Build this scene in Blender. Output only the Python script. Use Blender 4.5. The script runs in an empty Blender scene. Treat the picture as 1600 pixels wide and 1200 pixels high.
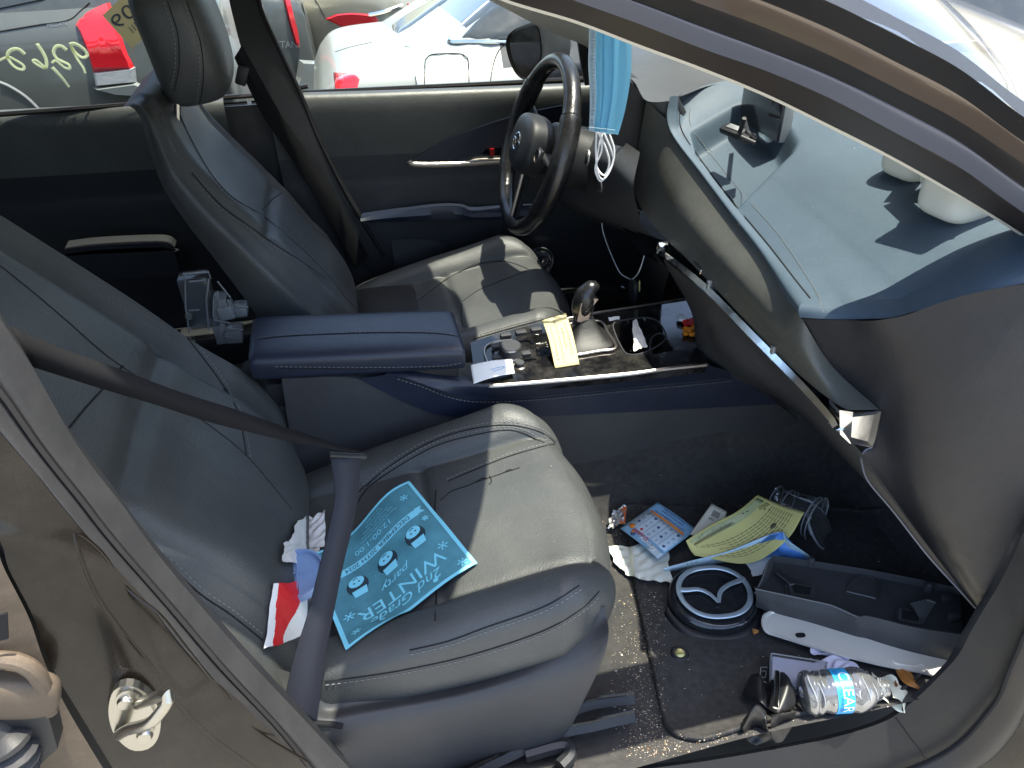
import bpy, bmesh, math, random
import numpy as np
from mathutils import Vector, Matrix
from mathutils.bvhtree import BVHTree
random.seed(7); RS=np.random.RandomState(7)
scene=bpy.context.scene
COL=scene.collection
A=np.array
# ------------------------------------------------------------------ camera
CP=A([0.0073,-1.2476,1.1614]); YAW,PIT,ROL=[math.radians(a) for a in (12.014,-34.94,-1.372)]; FPX=1180.8
_f=A([math.sin(YAW)*math.cos(PIT),math.cos(YAW)*math.cos(PIT),math.sin(PIT)])
_r=np.cross(_f,[0,0,1]); _r/=np.linalg.norm(_r); _u=np.cross(_r,_f)
_r,_u=_r*math.cos(ROL)+_u*math.sin(ROL),-_r*math.sin(ROL)+_u*math.cos(ROL)
cam=bpy.data.cameras.new('camera'); camo=bpy.data.objects.new('camera',cam); COL.objects.link(camo)
cam.sensor_width=36; cam.lens=36*FPX/1600; cam.clip_start=.02; cam.clip_end=500
camo.matrix_world=Matrix(((_r[0],_u[0],-_f[0],CP[0]),(_r[1],_u[1],-_f[1],CP[1]),(_r[2],_u[2],-_f[2],CP[2]),(0,0,0,1)))
scene.camera=camo
# ------------------------------------------------------------------ light
SX,SY=.235,-.015                       # horizontal run of the sunlight per metre of height
sd=Vector((SX,SY,1)).normalized()
w=bpy.data.worlds.new('World'); scene.world=w; w.use_nodes=True
nt=w.node_tree; bg=nt.nodes['Background']; sk=nt.nodes.new('ShaderNodeTexSky'); sk.sky_type='NISHITA'; sk.sun_disc=False
sk.sun_elevation=math.asin(sd.z); sk.sun_rotation=math.atan2(sd.x,sd.y); sk.dust_density=2.0; sk.air_density=1.0
nt.links.new(sk.outputs[0],bg.inputs[0]); bg.inputs[1].default_value=.15
sl=bpy.data.lights.new('sun','SUN'); sl.energy=3.5; sl.angle=math.radians(.53); sl.color=(1,.94,.80)
so=bpy.data.objects.new('sun',sl); COL.objects.link(so); so.rotation_euler=sd.to_track_quat('Z','Y').to_euler()
so.location=(1,-1,6)
scene.view_settings.view_transform='Standard'; scene.view_settings.look='None'; scene.view_settings.gamma=1
scene.view_settings.exposure=1.92
scene.render.engine='CYCLES'
try:
    scene.cycles.max_bounces=10; scene.cycles.transparent_max_bounces=24; scene.cycles.caustics_reflective=False; scene.cycles.caustics_refractive=False
    scene.cycles.sample_clamp_indirect=6
except Exception: pass
# ------------------------------------------------------------------ helpers
def ray(px,py): return _f+_r*((px-800)/FPX)-_u*((py-600)/FPX)
def U(px,py,ax,val):
    d=ray(px,py); i='xyz'.index(ax); return CP+d*((val-CP[i])/d[i])
def UP(px,py,p0,n):
    d=ray(px,py); n=A(n,float); return CP+d*(((A(p0)-CP)@n)/(d@n))
def PX(lst,ax=None,val=None):
    """pixel list -> points on a plane of the place; items (px,py) or (px,py,val)"""
    return [U(p[0],p[1],ax,p[2] if len(p)>2 else val) for p in lst]
def cr(pts,n,closed=False):
    P=[A(p,float) for p in pts]
    if closed: P=[P[-1]]+P+[P[0],P[1]]
    else: P=[2*P[0]-P[1]]+P+[2*P[-1]-P[-2]]
    k=len(P)-3; seg=[]
    m=24
    for i in range(k):
        a,b,c,d=P[i:i+4]
        for j in range(m):
            t=j/m; seg.append(.5*((2*b)+(c-a)*t+(2*a-5*b+4*c-d)*t*t+(3*b-a-3*c+d)*t**3))
    seg.append(P[-2]); S=A(seg); L=np.concatenate([[0],np.cumsum(np.linalg.norm(np.diff(S,axis=0),axis=1))])
    if L[-1]<1e-9: return np.repeat(S[:1],n,0)
    tt=np.linspace(0,L[-1],n+1)[:-1] if closed else np.linspace(0,L[-1],n)
    return np.stack([np.interp(tt,L,S[:,i]) for i in range(S.shape[1])],1)
def cru(pts,n):
    """uniform-parameter Catmull-Rom along axis 0 of an array (k,...)"""
    P=np.concatenate([[2*pts[0]-pts[1]],pts,[2*pts[-1]-pts[-2]]]); k=len(P)-3; out=[]
    for s in np.linspace(0,k-1e-9,n):
        i=int(s); t=s-i; a,b,c,d=P[i:i+4]
        out.append(.5*((2*b)+(c-a)*t+(2*a-5*b+4*c-d)*t*t+(3*b-a-3*c+d)*t**3))
    return A(out)
def loftgrid(curves,nu=40,nv=30,linear=False):
    C=A([cr(c,nu) for c in curves])
    if linear or len(curves)==2:
        s=np.linspace(0,len(C)-1-1e-9,nv); i=s.astype(int); t=(s-i)[:,None,None]
        return C[i]*(1-t)+C[i+1]*t
    return cru(C,nv)
# ------------------------------------------------------------------ materials
def newmat(name):
    m=bpy.data.materials.new(name); m.use_nodes=True; return m,m.node_tree,m.node_tree.nodes['Principled BSDF']
def N(nt,t,**k):
    n=nt.nodes.new(t)
    for a,b in k.items():
        if a in n.inputs.keys(): n.inputs[a].default_value=b
        else: setattr(n,a,b)
    return n
def rgb(h):
    """hex sRGB -> linear"""
    v=[int(h[i:i+2],16)/255 for i in (0,2,4)]
    return tuple([(c/12.92 if c<=.04045 else ((c+.055)/1.055)**2.4) for c in v]+[1])
def mat(name,col,rough=.5,metal=0,bump=0,bscale=400,bdetail=2,var=0,vscale=8,dust=0,dustcol=(.35,.33,.29,1),dscale=6,coat=0,spec=.5,trans=0,ior=1.45,weave=0,wscale=900,rvar=0,voro=0,sheen=0,sub=0,alpha=1,emis=None):
    m,nt,b=newmat(name); col=tuple(col)+((1,) if len(col)==3 else ())
    tc=N(nt,'ShaderNodeTexCoord'); O=tc.outputs['Object']; L=nt.links.new
    b.inputs['Base Color'].default_value=col; b.inputs['Roughness'].default_value=rough; b.inputs['Metallic'].default_value=metal
    b.inputs['Specular IOR Level'].default_value=spec; b.inputs['IOR'].default_value=ior
    if coat: b.inputs['Coat Weight'].default_value=coat; b.inputs['Coat Roughness'].default_value=.06
    if trans: b.inputs['Transmission Weight'].default_value=trans
    if sheen: b.inputs['Sheen Weight'].default_value=sheen
    if sub: b.inputs['Subsurface Weight'].default_value=sub
    if alpha<1: b.inputs['Alpha'].default_value=alpha
    cur=None
    if var:
        n=N(nt,'ShaderNodeTexNoise',Scale=vscale,Detail=5.0); L(O,n.inputs['Vector'])
        r=N(nt,'ShaderNodeMapRange'); r.inputs['To Min'].default_value=1-var; r.inputs['To Max'].default_value=1+var
        r.inputs['From Min'].default_value=.3; r.inputs['From Max'].default_value=.7
        L(n.outputs[0],r.inputs[0]); mx=N(nt,'ShaderNodeMix',data_type='RGBA',blend_type='MULTIPLY'); mx.inputs[0].default_value=1
        mx.inputs[6].default_value=col; L(r.outputs[0],mx.inputs[7]); cur=mx.outputs[2]
    if dust:
        n=N(nt,'ShaderNodeTexNoise',Scale=dscale,Detail=8.0,Roughness=.7); L(O,n.inputs['Vector'])
        n2=N(nt,'ShaderNodeTexNoise',Scale=dscale*60,Detail=3.0,Roughness=.7); L(O,n2.inputs['Vector'])
        r=N(nt,'ShaderNodeMapRange'); r.inputs['From Min'].default_value=.42; r.inputs['From Max'].default_value=.75; r.inputs['To Max'].default_value=dust
        L(n.outputs[0],r.inputs[0])
        r2=N(nt,'ShaderNodeMapRange'); r2.inputs['From Min'].default_value=.45; r2.inputs['From Max'].default_value=.72; r2.inputs['To Max'].default_value=1
        L(n2.outputs[0],r2.inputs[0])
        mm=N(nt,'ShaderNodeMath',operation='MULTIPLY'); L(r.outputs[0],mm.inputs[0]); L(r2.outputs[0],mm.inputs[1])
        ad=N(nt,'ShaderNodeMath',operation='MULTIPLY_ADD'); L(r.outputs[0],ad.inputs[0]); ad.inputs[1].default_value=.35; L(mm.outputs[0],ad.inputs[2]); ad.use_clamp=True
        mx=N(nt,'ShaderNodeMix',data_type='RGBA'); L(ad.outputs[0],mx.inputs[0]); mx.inputs[7].default_value=dustcol
        if cur: L(cur,mx.inputs[6])
        else: mx.inputs[6].default_value=col
        cur=mx.outputs[2]
        rr=N(nt,'ShaderNodeMapRange'); rr.inputs['To Min'].default_value=rough; rr.inputs['To Max'].default_value=min(1,rough+.35); L(ad.outputs[0],rr.inputs[0]); L(rr.outputs[0],b.inputs['Roughness'])
    if rvar and not dust:
        n=N(nt,'ShaderNodeTexNoise',Scale=vscale*2,Detail=6.0,Roughness=.7); L(O,n.inputs['Vector'])
        rr=N(nt,'ShaderNodeMapRange'); rr.inputs['From Min'].default_value=.3; rr.inputs['From Max'].default_value=.7; rr.inputs['To Min'].default_value=max(.02,rough-rvar); rr.inputs['To Max'].default_value=min(1,rough+rvar); L(n.outputs[0],rr.inputs[0]); L(rr.outputs[0],b.inputs['Roughness'])
    if cur: L(cur,b.inputs['Base Color'])
    if bump:
        if voro:
            n=N(nt,'ShaderNodeTexVoronoi',Scale=bscale); n.feature='SMOOTH_F1'
        else: n=N(nt,'ShaderNodeTexNoise',Scale=bscale,Detail=float(bdetail))
        L(O,n.inputs['Vector']); bp=N(nt,'ShaderNodeBump'); bp.inputs['Strength'].default_value=bump; bp.inputs['Distance'].default_value=.001
        L(n.outputs[0],bp.inputs['Height'])
        n3=N(nt,'ShaderNodeTexNoise',Scale=22.0,Detail=3.0); L(O,n3.inputs['Vector'])
        bp2=N(nt,'ShaderNodeBump'); bp2.inputs['Strength'].default_value=min(.35,bump); bp2.inputs['Distance'].default_value=.004
        L(n3.outputs[0],bp2.inputs['Height']); L(bp2.outputs[0],bp.inputs['Normal']); L(bp.outputs[0],b.inputs['Normal'])
    if weave:
        wv=N(nt,'ShaderNodeTexWave',Scale=wscale,Distortion=.5); wv.bands_direction='DIAGONAL'; L(O,wv.inputs['Vector']); bp=N(nt,'ShaderNodeBump'); bp.inputs['Strength'].default_value=weave; bp.inputs['Distance'].default_value=.0006
        L(wv.outputs[0],bp.inputs['Height']); L(bp.outputs[0],b.inputs['Normal'])
    if emis: b.inputs['Emission Color'].default_value=emis[0]; b.inputs['Emission Strength'].default_value=emis[1]
    return m
def glassmat(name,tint=(.8,.85,.82),refl=1.0,rough=.02,dirt=.0,dirtcol=(.5,.48,.42,1),ior=1.5):
    """thin pane: straight-through tinted light + fresnel reflection (+ dust film)"""
    m=bpy.data.materials.new(name); m.use_nodes=True; nt=m.node_tree; nt.nodes.clear(); L=nt.links.new
    out=N(nt,'ShaderNodeOutputMaterial'); t=N(nt,'ShaderNodeBsdfTransparent'); t.inputs[0].default_value=(*tint,1)
    g=N(nt,'ShaderNodeBsdfGlossy'); g.inputs['Roughness'].default_value=rough; g.inputs[0].default_value=(refl,refl,refl,1)
    fr=N(nt,'ShaderNodeFresnel'); fr.inputs[0].default_value=ior; mx=N(nt,'ShaderNodeMixShader')
    # only the outward face reflects strongly enough to matter; keep both sides
    L(fr.outputs[0],mx.inputs[0]); L(t.outputs[0],mx.inputs[1]); L(g.outputs[0],mx.inputs[2]); last=mx
    if dirt:
        tc=N(nt,'ShaderNodeTexCoord'); n=N(nt,'ShaderNodeTexNoise',Scale=5.0,Detail=9.0,Roughness=.75); L(tc.outputs['Object'],n.inputs['Vector'])
        r=N(nt,'ShaderNodeMapRange'); r.inputs['From Min'].default_value=.35; r.inputs['From Max'].default_value=.8; r.inputs['To Min'].default_value=dirt*.3; r.inputs['To Max'].default_value=dirt; L(n.outputs[0],r.inputs[0])
        d=N(nt,'ShaderNodeBsdfDiffuse'); d.inputs[0].default_value=dirtcol; m2=N(nt,'ShaderNodeMixShader'); L(r.outputs[0],m2.inputs[0]); L(mx.outputs[0],m2.inputs[1]); L(d.outputs[0],m2.inputs[2]); last=m2
    L(last.outputs[0],out.inputs[0]); return m
M={}
M['leather']=mat('black_leather',(.048,.051,.051),.48,bump=.5,bscale=520,var=.20,vscale=7,dust=.17,dustcol=(.20,.19,.14,1),dscale=6,voro=1,spec=.55)
M['navy']=mat('navy_leather',(.012,.017,.034),.38,bump=.3,bscale=700,voro=1,var=.12,vscale=6,dust=.05,dscale=5,spec=.6)
M['pad']=mat('navy_dash_vinyl',(.046,.072,.098),.62,bump=.3,bscale=800,voro=1,var=.08,vscale=5,dust=.12,dustcol=(.25,.30,.32,1),dscale=3,spec=.5)
M['band']=mat('grey_dash_vinyl',(.06,.062,.055),.48,bump=.4,bscale=700,voro=1,var=.1,vscale=6,dust=.22,dustcol=(.25,.25,.22,1),dscale=7)
M['plastic']=mat('charcoal_plastic',(.034,.035,.038),.55,bump=.3,bscale=900,var=.12,vscale=4,dust=.10,dustcol=(.16,.16,.16,1),dscale=8)
M['plasticd']=mat('black_plastic',(.013,.014,.016),.5,bump=.3,bscale=900,var=.15,vscale=5,dust=.06,dustcol=(.12,.12,.12,1))
M['endp']=mat('dash_end_plastic',(.010,.0105,.013),.40,bump=.5,bscale=700,var=.2,vscale=5,spec=.35,dust=.10,dustcol=(.11,.11,.11,1),dscale=9)
M['sillm']=mat('sill_plastic',(.013,.0135,.015),.5,bump=.4,bscale=700,var=.15,vscale=5,spec=.3,rvar=.06)
M['hood']=mat('dash_cowl_vinyl',(.05,.055,.06),.5,bump=.3,bscale=700,var=.1)
M['thread']=mat('grey_thread',(.17,.17,.165),.85)
M['groove']=mat('dark_seam',(.006,.006,.007),.9)
M['piano']=mat('piano_black',(.006,.006,.007),.12,dust=.45,dustcol=(.13,.12,.10,1),dscale=30,rvar=0)
M['chrome']=mat('chrome',(.80,.80,.79),.14,1,rvar=.06,vscale=30)
M['bootm']=mat('boot_leather',(.010,.010,.010),.5,bump=.3,bscale=300)
M['satin']=mat('satin_chrome',(.38,.34,.31),.34,1,rvar=.08,vscale=30)
M['silver']=mat('silver_plastic',(.30,.31,.31),.4,.6)
M['wheel']=mat('worn_wheel_leather',(.009,.009,.010),.24,bump=.3,bscale=500,voro=1,dust=.14,dustcol=(.22,.22,.21,1),dscale=14,spec=.6)
M['carpet']=mat('black_carpet',(.030,.029,.028),.95,bump=1.0,bscale=900,bdetail=4,var=.3,vscale=60,dust=.25,dustcol=(.14,.12,.09,1),dscale=7,sheen=.1)
M['mat']=mat('floor_mat_pile',(.032,.031,.030),.95,bump=1.0,bscale=1100,bdetail=4,var=.3,vscale=90,dust=.22,dustcol=(.12,.11,.10,1),dscale=9)
M['sealb']=mat('brown_rubber_seal',(.022,.018,.017),.4,dust=.10,dustcol=(.12,.10,.09,1),dscale=10)
M['sealhi']=mat('seal_highlight',(.10,.108,.14),.28,dust=.12,dustcol=(.15,.14,.14,1),dscale=10)  # highlight on the seal put into a blue-grey base colour
M['belt']=mat('belt_webbing',(.022,.024,.034),.7,weave=.25,wscale=900,spec=.3)
M['belt2']=mat('belt_webbing_dark',(.010,.010,.011),.85,weave=.2,wscale=900,spec=.15)
M['paint']=mat('brown_grey_paint',(.007,.0053,.0040),.25,.1,coat=.15,spec=.35,dust=.28,dustcol=(.060,.048,.038,1),dscale=22)
M['sealm']=mat('grey_rubber_seal',(.030,.030,.031),.5,dust=.24,dustcol=(.13,.125,.115,1),spec=.35,dscale=16,bump=.2,bscale=300)
M['paintref']=mat('peach_reflection_paint',(.12,.09,.07),.3,.3,coat=.6)  # car paint with its peach reflection put into the base colour
M['seald']=mat('black_rubber_seal',(.010,.009,.010),.45,dust=.12,dustcol=(.10,.09,.08,1),dscale=10)
M['dirty']=mat('dusty_painted_metal',(.085,.065,.046),.6,.2,dust=.7,dustcol=(.24,.18,.125,1),dscale=14,bump=.4,bscale=60)
M['cream']=mat('cream_headliner',(.55,.53,.47),.9,bump=.4,bscale=900,var=.05)
M['steel']=mat('zinc_steel',(.42,.41,.37),.28,1,dust=.3,dustcol=(.4,.33,.22,1),dscale=30)
M['padv']=mat('sunlit_door_vinyl',(.060,.062,.058),.42,bump=.35,bscale=500,voro=1,var=.15,vscale=8,spec=.6,dust=.12,dustcol=(.2,.2,.18,1))  # upper door vinyl, colour raised to stand in for sunlight on it
M['screen']=mat('sky_tinted_screen',(.035,.034,.040),.10,spec=.8,coat=.5)  # base colour lightened towards the lavender sky it reflects
M['silver2']=mat('light_silver_edge',(.5,.51,.50),.45,.2)
M['glass']=glassmat('window_glass',(.90,.95,.92),dirt=.05)
M['tint']=glassmat('tinted_glass',(.72,.76,.74),dirt=.06)
M['wind']=glassmat('windshield_glass',(.93,.96,.94),refl=.95,rough=.08,dirt=.07,ior=1.8,dirtcol=(.5,.49,.5,1))
M['clear']=glassmat('clear_plastic',(.86,.88,.89),rough=.08,dirt=.16,dirtcol=(.4,.41,.42,1))
M['white']=mat('white_paper',(.78,.78,.76),.7,bump=.15,bscale=60)
# ------------------------------------------------------------------ mesh builder
WL={}
class MB:
    def __init__(s): s.v=[]; s.f=[]; s.m=[]; s.sm=[]
    def grid(s,G,mi=0,closeu=False,closev=False,smooth=True):
        G=np.asarray(G); nv,nu=G.shape[:2]; b=len(s.v); s.v+= [tuple(p) for p in G.reshape(-1,3)]
        for j in range(nv if closev else nv-1):
            for i in range(nu if closeu else nu-1):
                i2=(i+1)%nu; j2=(j+1)%nv
                s.f.append((b+j*nu+i,b+j*nu+i2,b+j2*nu+i2,b+j2*nu+i)); s.m.append(mi); s.sm.append(smooth)
        return s
    def poly(s,P,mi=0,smooth=False):
        b=len(s.v); s.v+=[tuple(p) for p in P]; s.f.append(tuple(range(b,b+len(P)))); s.m.append(mi); s.sm.append(smooth); return s
    def tube(s,P,r,mi=0,n=8,closed=False,cap=True,flat=1.0,updir=None):
        P=A([A(p,float) for p in P]); k=len(P); rr=np.broadcast_to(r,(k,)) if np.ndim(r)<=1 else r
        T=np.gradient(P,axis=0) if not closed else np.roll(P,-1,0)-np.roll(P,1,0)
        T/= (np.linalg.norm(T,axis=1)[:,None]+1e-12)
        up=A(updir if updir is not None else ([0,0,1] if abs(T[0][2])<.9 else [1,0,0]),float); G=[]; prev=None
        for i in range(k):
            a=np.cross(T[i],up if prev is None else prev)
            if prev is None: 
                a=np.cross(up,T[i]); 
                if np.linalg.norm(a)<1e-6: a=np.cross([0,1,0],T[i])
                a/=np.linalg.norm(a); bb=np.cross(T[i],a)
            else:
                bb=prev-T[i]*(prev@T[i]); bb/=np.linalg.norm(bb)+1e-12; a=np.cross(bb,T[i])
            prev=bb
            G.append([P[i]+rr[i]*(a*math.cos(t)+bb*flat*math.sin(t)) for t in np.linspace(0,2*math.pi,n,endpoint=False)])
        s.grid(A(G),mi,closeu=True,closev=closed)
        if cap and not closed:
            s.poly(G[0][::-1],mi); s.poly(G[-1],mi)
        return s
    def ribbon(s,P,W,mi=0,thick=0):
        """strip: centre points P, half-width vectors W"""
        P=A(P); W=A(W); s.grid(A([P-W,P+W]).transpose(1,0,2),mi)
    def box(s,c,h,R=None,mi=0,bev=0,seg=2):
        bm=bmesh.new(); bmesh.ops.create_cube(bm,size=2)
        for v in bm.verts: v.co=Vector((v.co.x*h[0],v.co.y*h[1],v.co.z*h[2]))
        if bev: bmesh.ops.bevel(bm,geom=bm.edges[:],offset=bev,segments=seg,affect='EDGES',profile=.5)
        return s.addbm(bm,c,R,mi,smooth=bool(bev))
    def addbm(s,bm,c=(0,0,0),R=None,mi=0,smooth=True):
        b=len(s.v); bm.verts.index_update()
        for v in bm.verts:
            p=A(v.co); 
            if R is not None: p=A(R)@p
            s.v.append(tuple(p+A(c)))
        for f in bm.faces: s.f.append(tuple(b+v.index for v in f.verts)); s.m.append(mi); s.sm.append(smooth)
        bm.free(); return s
    def prism(s,poly,d,mi=0,mi_side=None,smooth=False):
        """closed polygon of 3D points extruded by vector d"""
        P=A(poly); d=A(d); n=len(P); s.poly(P[::-1],mi); s.poly(P+d,mi)
        for i in range(n): s.poly([P[i],P[(i+1)%n],P[(i+1)%n]+d,P[i]+d],mi if mi_side is None else mi_side,smooth)
        return s
    def lathe(s,prof,c,ax=(0,0,1),n=32,mi=0,ref=None):
        ax=A(ax,float); ax/=np.linalg.norm(ax); a=np.cross(ax,[1,0,0] if abs(ax[0])<.9 else [0,1,0]); a/=np.linalg.norm(a); b=np.cross(ax,a)
        G=[[A(c)+ax*h+r*(a*math.cos(t)+b*math.sin(t)) for t in np.linspace(0,2*math.pi,n,endpoint=False)] for r,h in prof]
        s.grid(A(G),mi,closeu=True); return s
    def build(s,name,mats,parent=None,label=None,cat=None,group=None,kind=None,solid=0,sharp=35,origin=None,merge=False,subd=0):
        V=A(s.v) if s.v else np.zeros((0,3))
        if parent is None and origin is None and len(V): origin=((V[:,0].min()+V[:,0].max())/2,(V[:,1].min()+V[:,1].max())/2,V[:,2].min())
        if origin is None: origin=WL.get(parent.name,(0,0,0)) if parent else (0,0,0)
        me=bpy.data.meshes.new(name); me.from_pydata([tuple(p) for p in V-A(origin)],[],s.f)
        mats=mats if isinstance(mats,(list,tuple)) else [mats]
        for m in mats: me.materials.append(M[m] if isinstance(m,str) else m)
        me.polygons.foreach_set('material_index',s.m); me.polygons.foreach_set('use_smooth',s.sm)
        if merge:
            bm=bmesh.new(); bm.from_mesh(me); bmesh.ops.remove_doubles(bm,verts=bm.verts,dist=1e-5); bmesh.ops.recalc_face_normals(bm,faces=bm.faces); bm.to_mesh(me); bm.free()
        if sharp: me.set_sharp_from_angle(angle=math.radians(sharp))
        me.update()
        o=bpy.data.objects.new(name,me); COL.objects.link(o)
        o.location=tuple(A(origin)-A(WL.get(parent.name,(0,0,0)))) if parent else tuple(origin)
        if parent: o.parent=parent
        WL[o.name]=tuple(origin)
        if solid:
            md=o.modifiers.new('solid','SOLIDIFY'); md.thickness=abs(solid); md.offset=1 if solid>0 else -1
        if subd:
            md=o.modifiers.new('sub','SUBSURF'); md.levels=subd; md.render_levels=subd
        for k,v in (('label',label),('category',cat),('group',group),('kind',kind)):
            if v: o[k]=v
        return o
def thing(name,label,cat,loc=(0,0,0),group=None,parent=None):
    o=bpy.data.objects.new(name,None); COL.objects.link(o); o.empty_display_size=.05
    o.location=tuple(A(loc,float)-A(WL.get(parent.name,(0,0,0)))) if parent else loc
    WL[o.name]=tuple(loc)
    if parent: o.parent=parent
    if label: o['label']=label
    if cat: o['category']=cat
    if group: o['group']=group
    return o
_bv={}
def bvh(o):
    if o.name not in _bv:
        off=Vector(WL[o.name]); _bv[o.name]=BVHTree.FromPolygons([v.co+off for v in o.data.vertices],[tuple(p.vertices) for p in o.data.polygons])
    return _bv[o.name]
def hit(px,py,objs,dflt=None):
    """the point and normal where the place's surfaces lie along one line of sight"""
    best=None; d=Vector(ray(px,py)); c=Vector(CP)
    for o in objs:
        l,n,i,t=bvh(o).ray_cast(c,d.normalized())
        if l and (best is None or t<best[2]): best=(A(l),A(n),t)
    if best is None:
        if dflt is None: return None
        return A(dflt),A([0,0,1.])
    n=best[1]; 
    if n@A(d)>0: n=-n
    return best[0],n
def drop(x,y,objs,z0=2.0):
    best=None
    for o in objs:
        l,n,i,t=bvh(o).ray_cast(Vector((x,y,z0)),Vector((0,0,-1)))
        if l and (best is None or t<best[2]): best=(A(l),A(n),t)
    return best
def seam(mb,pix,objs,mi_g=1,mi_t=2,r=.0012,stitch=True,off=.006,side=1,ln=.0045,gap=.0035,tr=.0007,groove=True,world=None):
    """dark seam + thread stitches lying on a surface; pix are points on it"""
    pts=[];nr=[]
    if world is not None:
        for p,n in world: pts.append(p); nr.append(n)
    else:
        for p in cr([A(q,float) for q in pix],max(12,len(pix)*8)):
            h=hit(p[0],p[1],objs)
            if h is None: continue
            pts.append(h[0]); nr.append(h[1])
    if len(pts)<3: return
    P=A(pts); Nn=A(nr); Nn/=np.linalg.norm(Nn,axis=1)[:,None]
    for _ in range(2): P[1:-1]=(P[:-2]+2*P[1:-1]+P[2:])/4; Nn[1:-1]=(Nn[:-2]+2*Nn[1:-1]+Nn[2:])/4
    if groove: mb.tube(P+Nn*(r*.15),r,mi_g,6)
    if stitch:
        T=np.gradient(P,axis=0); T/=np.linalg.norm(T,axis=1)[:,None]+1e-12; B=np.cross(Nn,T); B/=np.linalg.norm(B,axis=1)[:,None]+1e-12
        Q=P+B*off*side+Nn*.0006; L=np.concatenate([[0],np.cumsum(np.linalg.norm(np.diff(Q,axis=0),axis=1))]); s=0
        fn=lambda d:A([np.interp(d,L,Q[:,i]) for i in range(3)])
        while s+ln<L[-1]:
            mb.tube([fn(s),fn(s+ln)],tr,mi_t,4); s+=ln+gap
def rotm(rx=0,ry=0,rz=0): return A(Matrix.Rotation(rz,3,'Z')@Matrix.Rotation(ry,3,'Y')@Matrix.Rotation(rx,3,'X'))
_tx={}
def textmesh(s,shear=0,spacing=1.0):
    k=(s,shear,spacing)
    if k not in _tx:
        c=bpy.data.curves.new('t','FONT'); c.body=s; c.size=1; c.shear=shear; c.space_character=spacing; c.resolution_u=3; c.align_x='CENTER'; c.align_y='CENTER'
        o=bpy.data.objects.new('t',c); COL.objects.link(o); dg=bpy.context.evaluated_depsgraph_get(); me=bpy.data.meshes.new_from_object(o.evaluated_get(dg))
        V=A([tuple(v.co)[:2] for v in me.vertices]) if len(me.vertices) else np.zeros((0,2)); F=[tuple(p.vertices) for p in me.polygons]
        bpy.data.objects.remove(o); bpy.data.curves.remove(c); bpy.data.meshes.remove(me); _tx[k]=(V,F)
    return _tx[k]
class Sheet:
    """paper-like surface over the unit square (u right, v up) with real bends"""
    def __init__(s,G):
        s.G=A(G,float); g=s.G; j,i=g.shape[0]//2-1,g.shape[1]//2-1
        n=np.cross(g[j,i+1]-g[j,i],g[j+1,i]-g[j,i]); s.sg=1 if n@(CP-g[j,i])>0 else -1
    def at(s,u,v,h=0):
        nv,nu=s.G.shape[:2]; a=min(max(u,0),1)*(nu-1); b=min(max(v,0),1)*(nv-1); i=min(int(a),nu-2); j=min(int(b),nv-2); a-=i; b-=j
        g=s.G; p=g[j,i]*(1-a)*(1-b)+g[j,i+1]*a*(1-b)+g[j+1,i]*(1-a)*b+g[j+1,i+1]*a*b
        if h:
            n=np.cross(g[j,i+1]-g[j,i],g[j+1,i]-g[j,i]); n/=np.linalg.norm(n)+1e-12; p=p+n*h*s.sg
        return p
    def text(s,mb,t,u,v,size,mi,asp=1.0,rot=0,h=.0006,shear=0,arc=0,spacing=1.0,mirror=False):
        V,F=textmesh(t,shear,spacing); b=len(mb.v); c,sn=math.cos(rot),math.sin(rot)
        for x,y in V:
            if mirror: x=-x
            x*=size; y*=size; y+=arc*(x*x)
            X=x*c-y*sn; Y=x*sn+y*c; mb.v.append(tuple(s.at(u+X,v+Y*asp,h)))
        for f in F: mb.f.append(tuple(b+i for i in f)); mb.m.append(mi); mb.sm.append(False)
    def rect(s,mb,u0,v0,u1,v1,mi,h=.0005,n=6):
        mb.grid(A([[s.at(a,b,h) for a in np.linspace(u0,u1,n)] for b in np.linspace(v0,v1,n)]),mi)
    def disc(s,mb,u,v,r,mi,asp=1.0,h=.0007,n=18,ry=None):
        ry=ry or r; mb.poly([s.at(u+r*math.cos(t),v+ry*asp*math.sin(t),h) for t in np.linspace(0,2*math.pi,n,endpoint=False)],mi)
    def shape(s,mb,pts,mi,h=.0007): mb.poly([s.at(a,b,h) for a,b in pts],mi)
    def line(s,mb,pts,w,mi,h=.0007,asp=1.0):
        for (a,b),(c,d) in zip(pts[:-1],pts[1:]):
            dx,dy=c-a,(d-b)/asp; l=math.hypot(dx,dy)+1e-9; nx,ny=-dy/l*w/2,dx/l*w/2*asp
            mb.poly([s.at(a+nx,b+ny,h),s.at(a-nx,b-ny,h),s.at(c-nx,d-ny,h),s.at(c+nx,d+ny,h)],mi)
    def bodygrid(s,mb,mi=0): mb.grid(s.G,mi)
def sheet4(tl,tr,bl,br,nu=24,nv=24,bend=None,amp=0.0,seed=0):
    """corners as 3D points; bend(u,v)->height along the sheet normal"""
    tl,tr,bl,br=map(lambda p:A(p,float),(tl,tr,bl,br)); n=np.cross(tr-tl,tl-bl); n/=np.linalg.norm(n)
    rs=np.random.RandomState(seed); k=[(rs.uniform(2,7),rs.uniform(2,7),rs.uniform(0,6)) for _ in range(5)]
    G=[]
    for v in np.linspace(0,1,nv):
        row=[]
        for u in np.linspace(0,1,nu):
            p=bl*(1-u)*(1-v)+br*u*(1-v)+tl*(1-u)*v+tr*u*v
            h=(bend(u,v) if bend else 0)+amp*sum(math.sin(a*u*3+b*v*3+c) for a,b,c in k)/3
            row.append(p+n*h)
        G.append(row)
    return Sheet(G)
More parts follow.
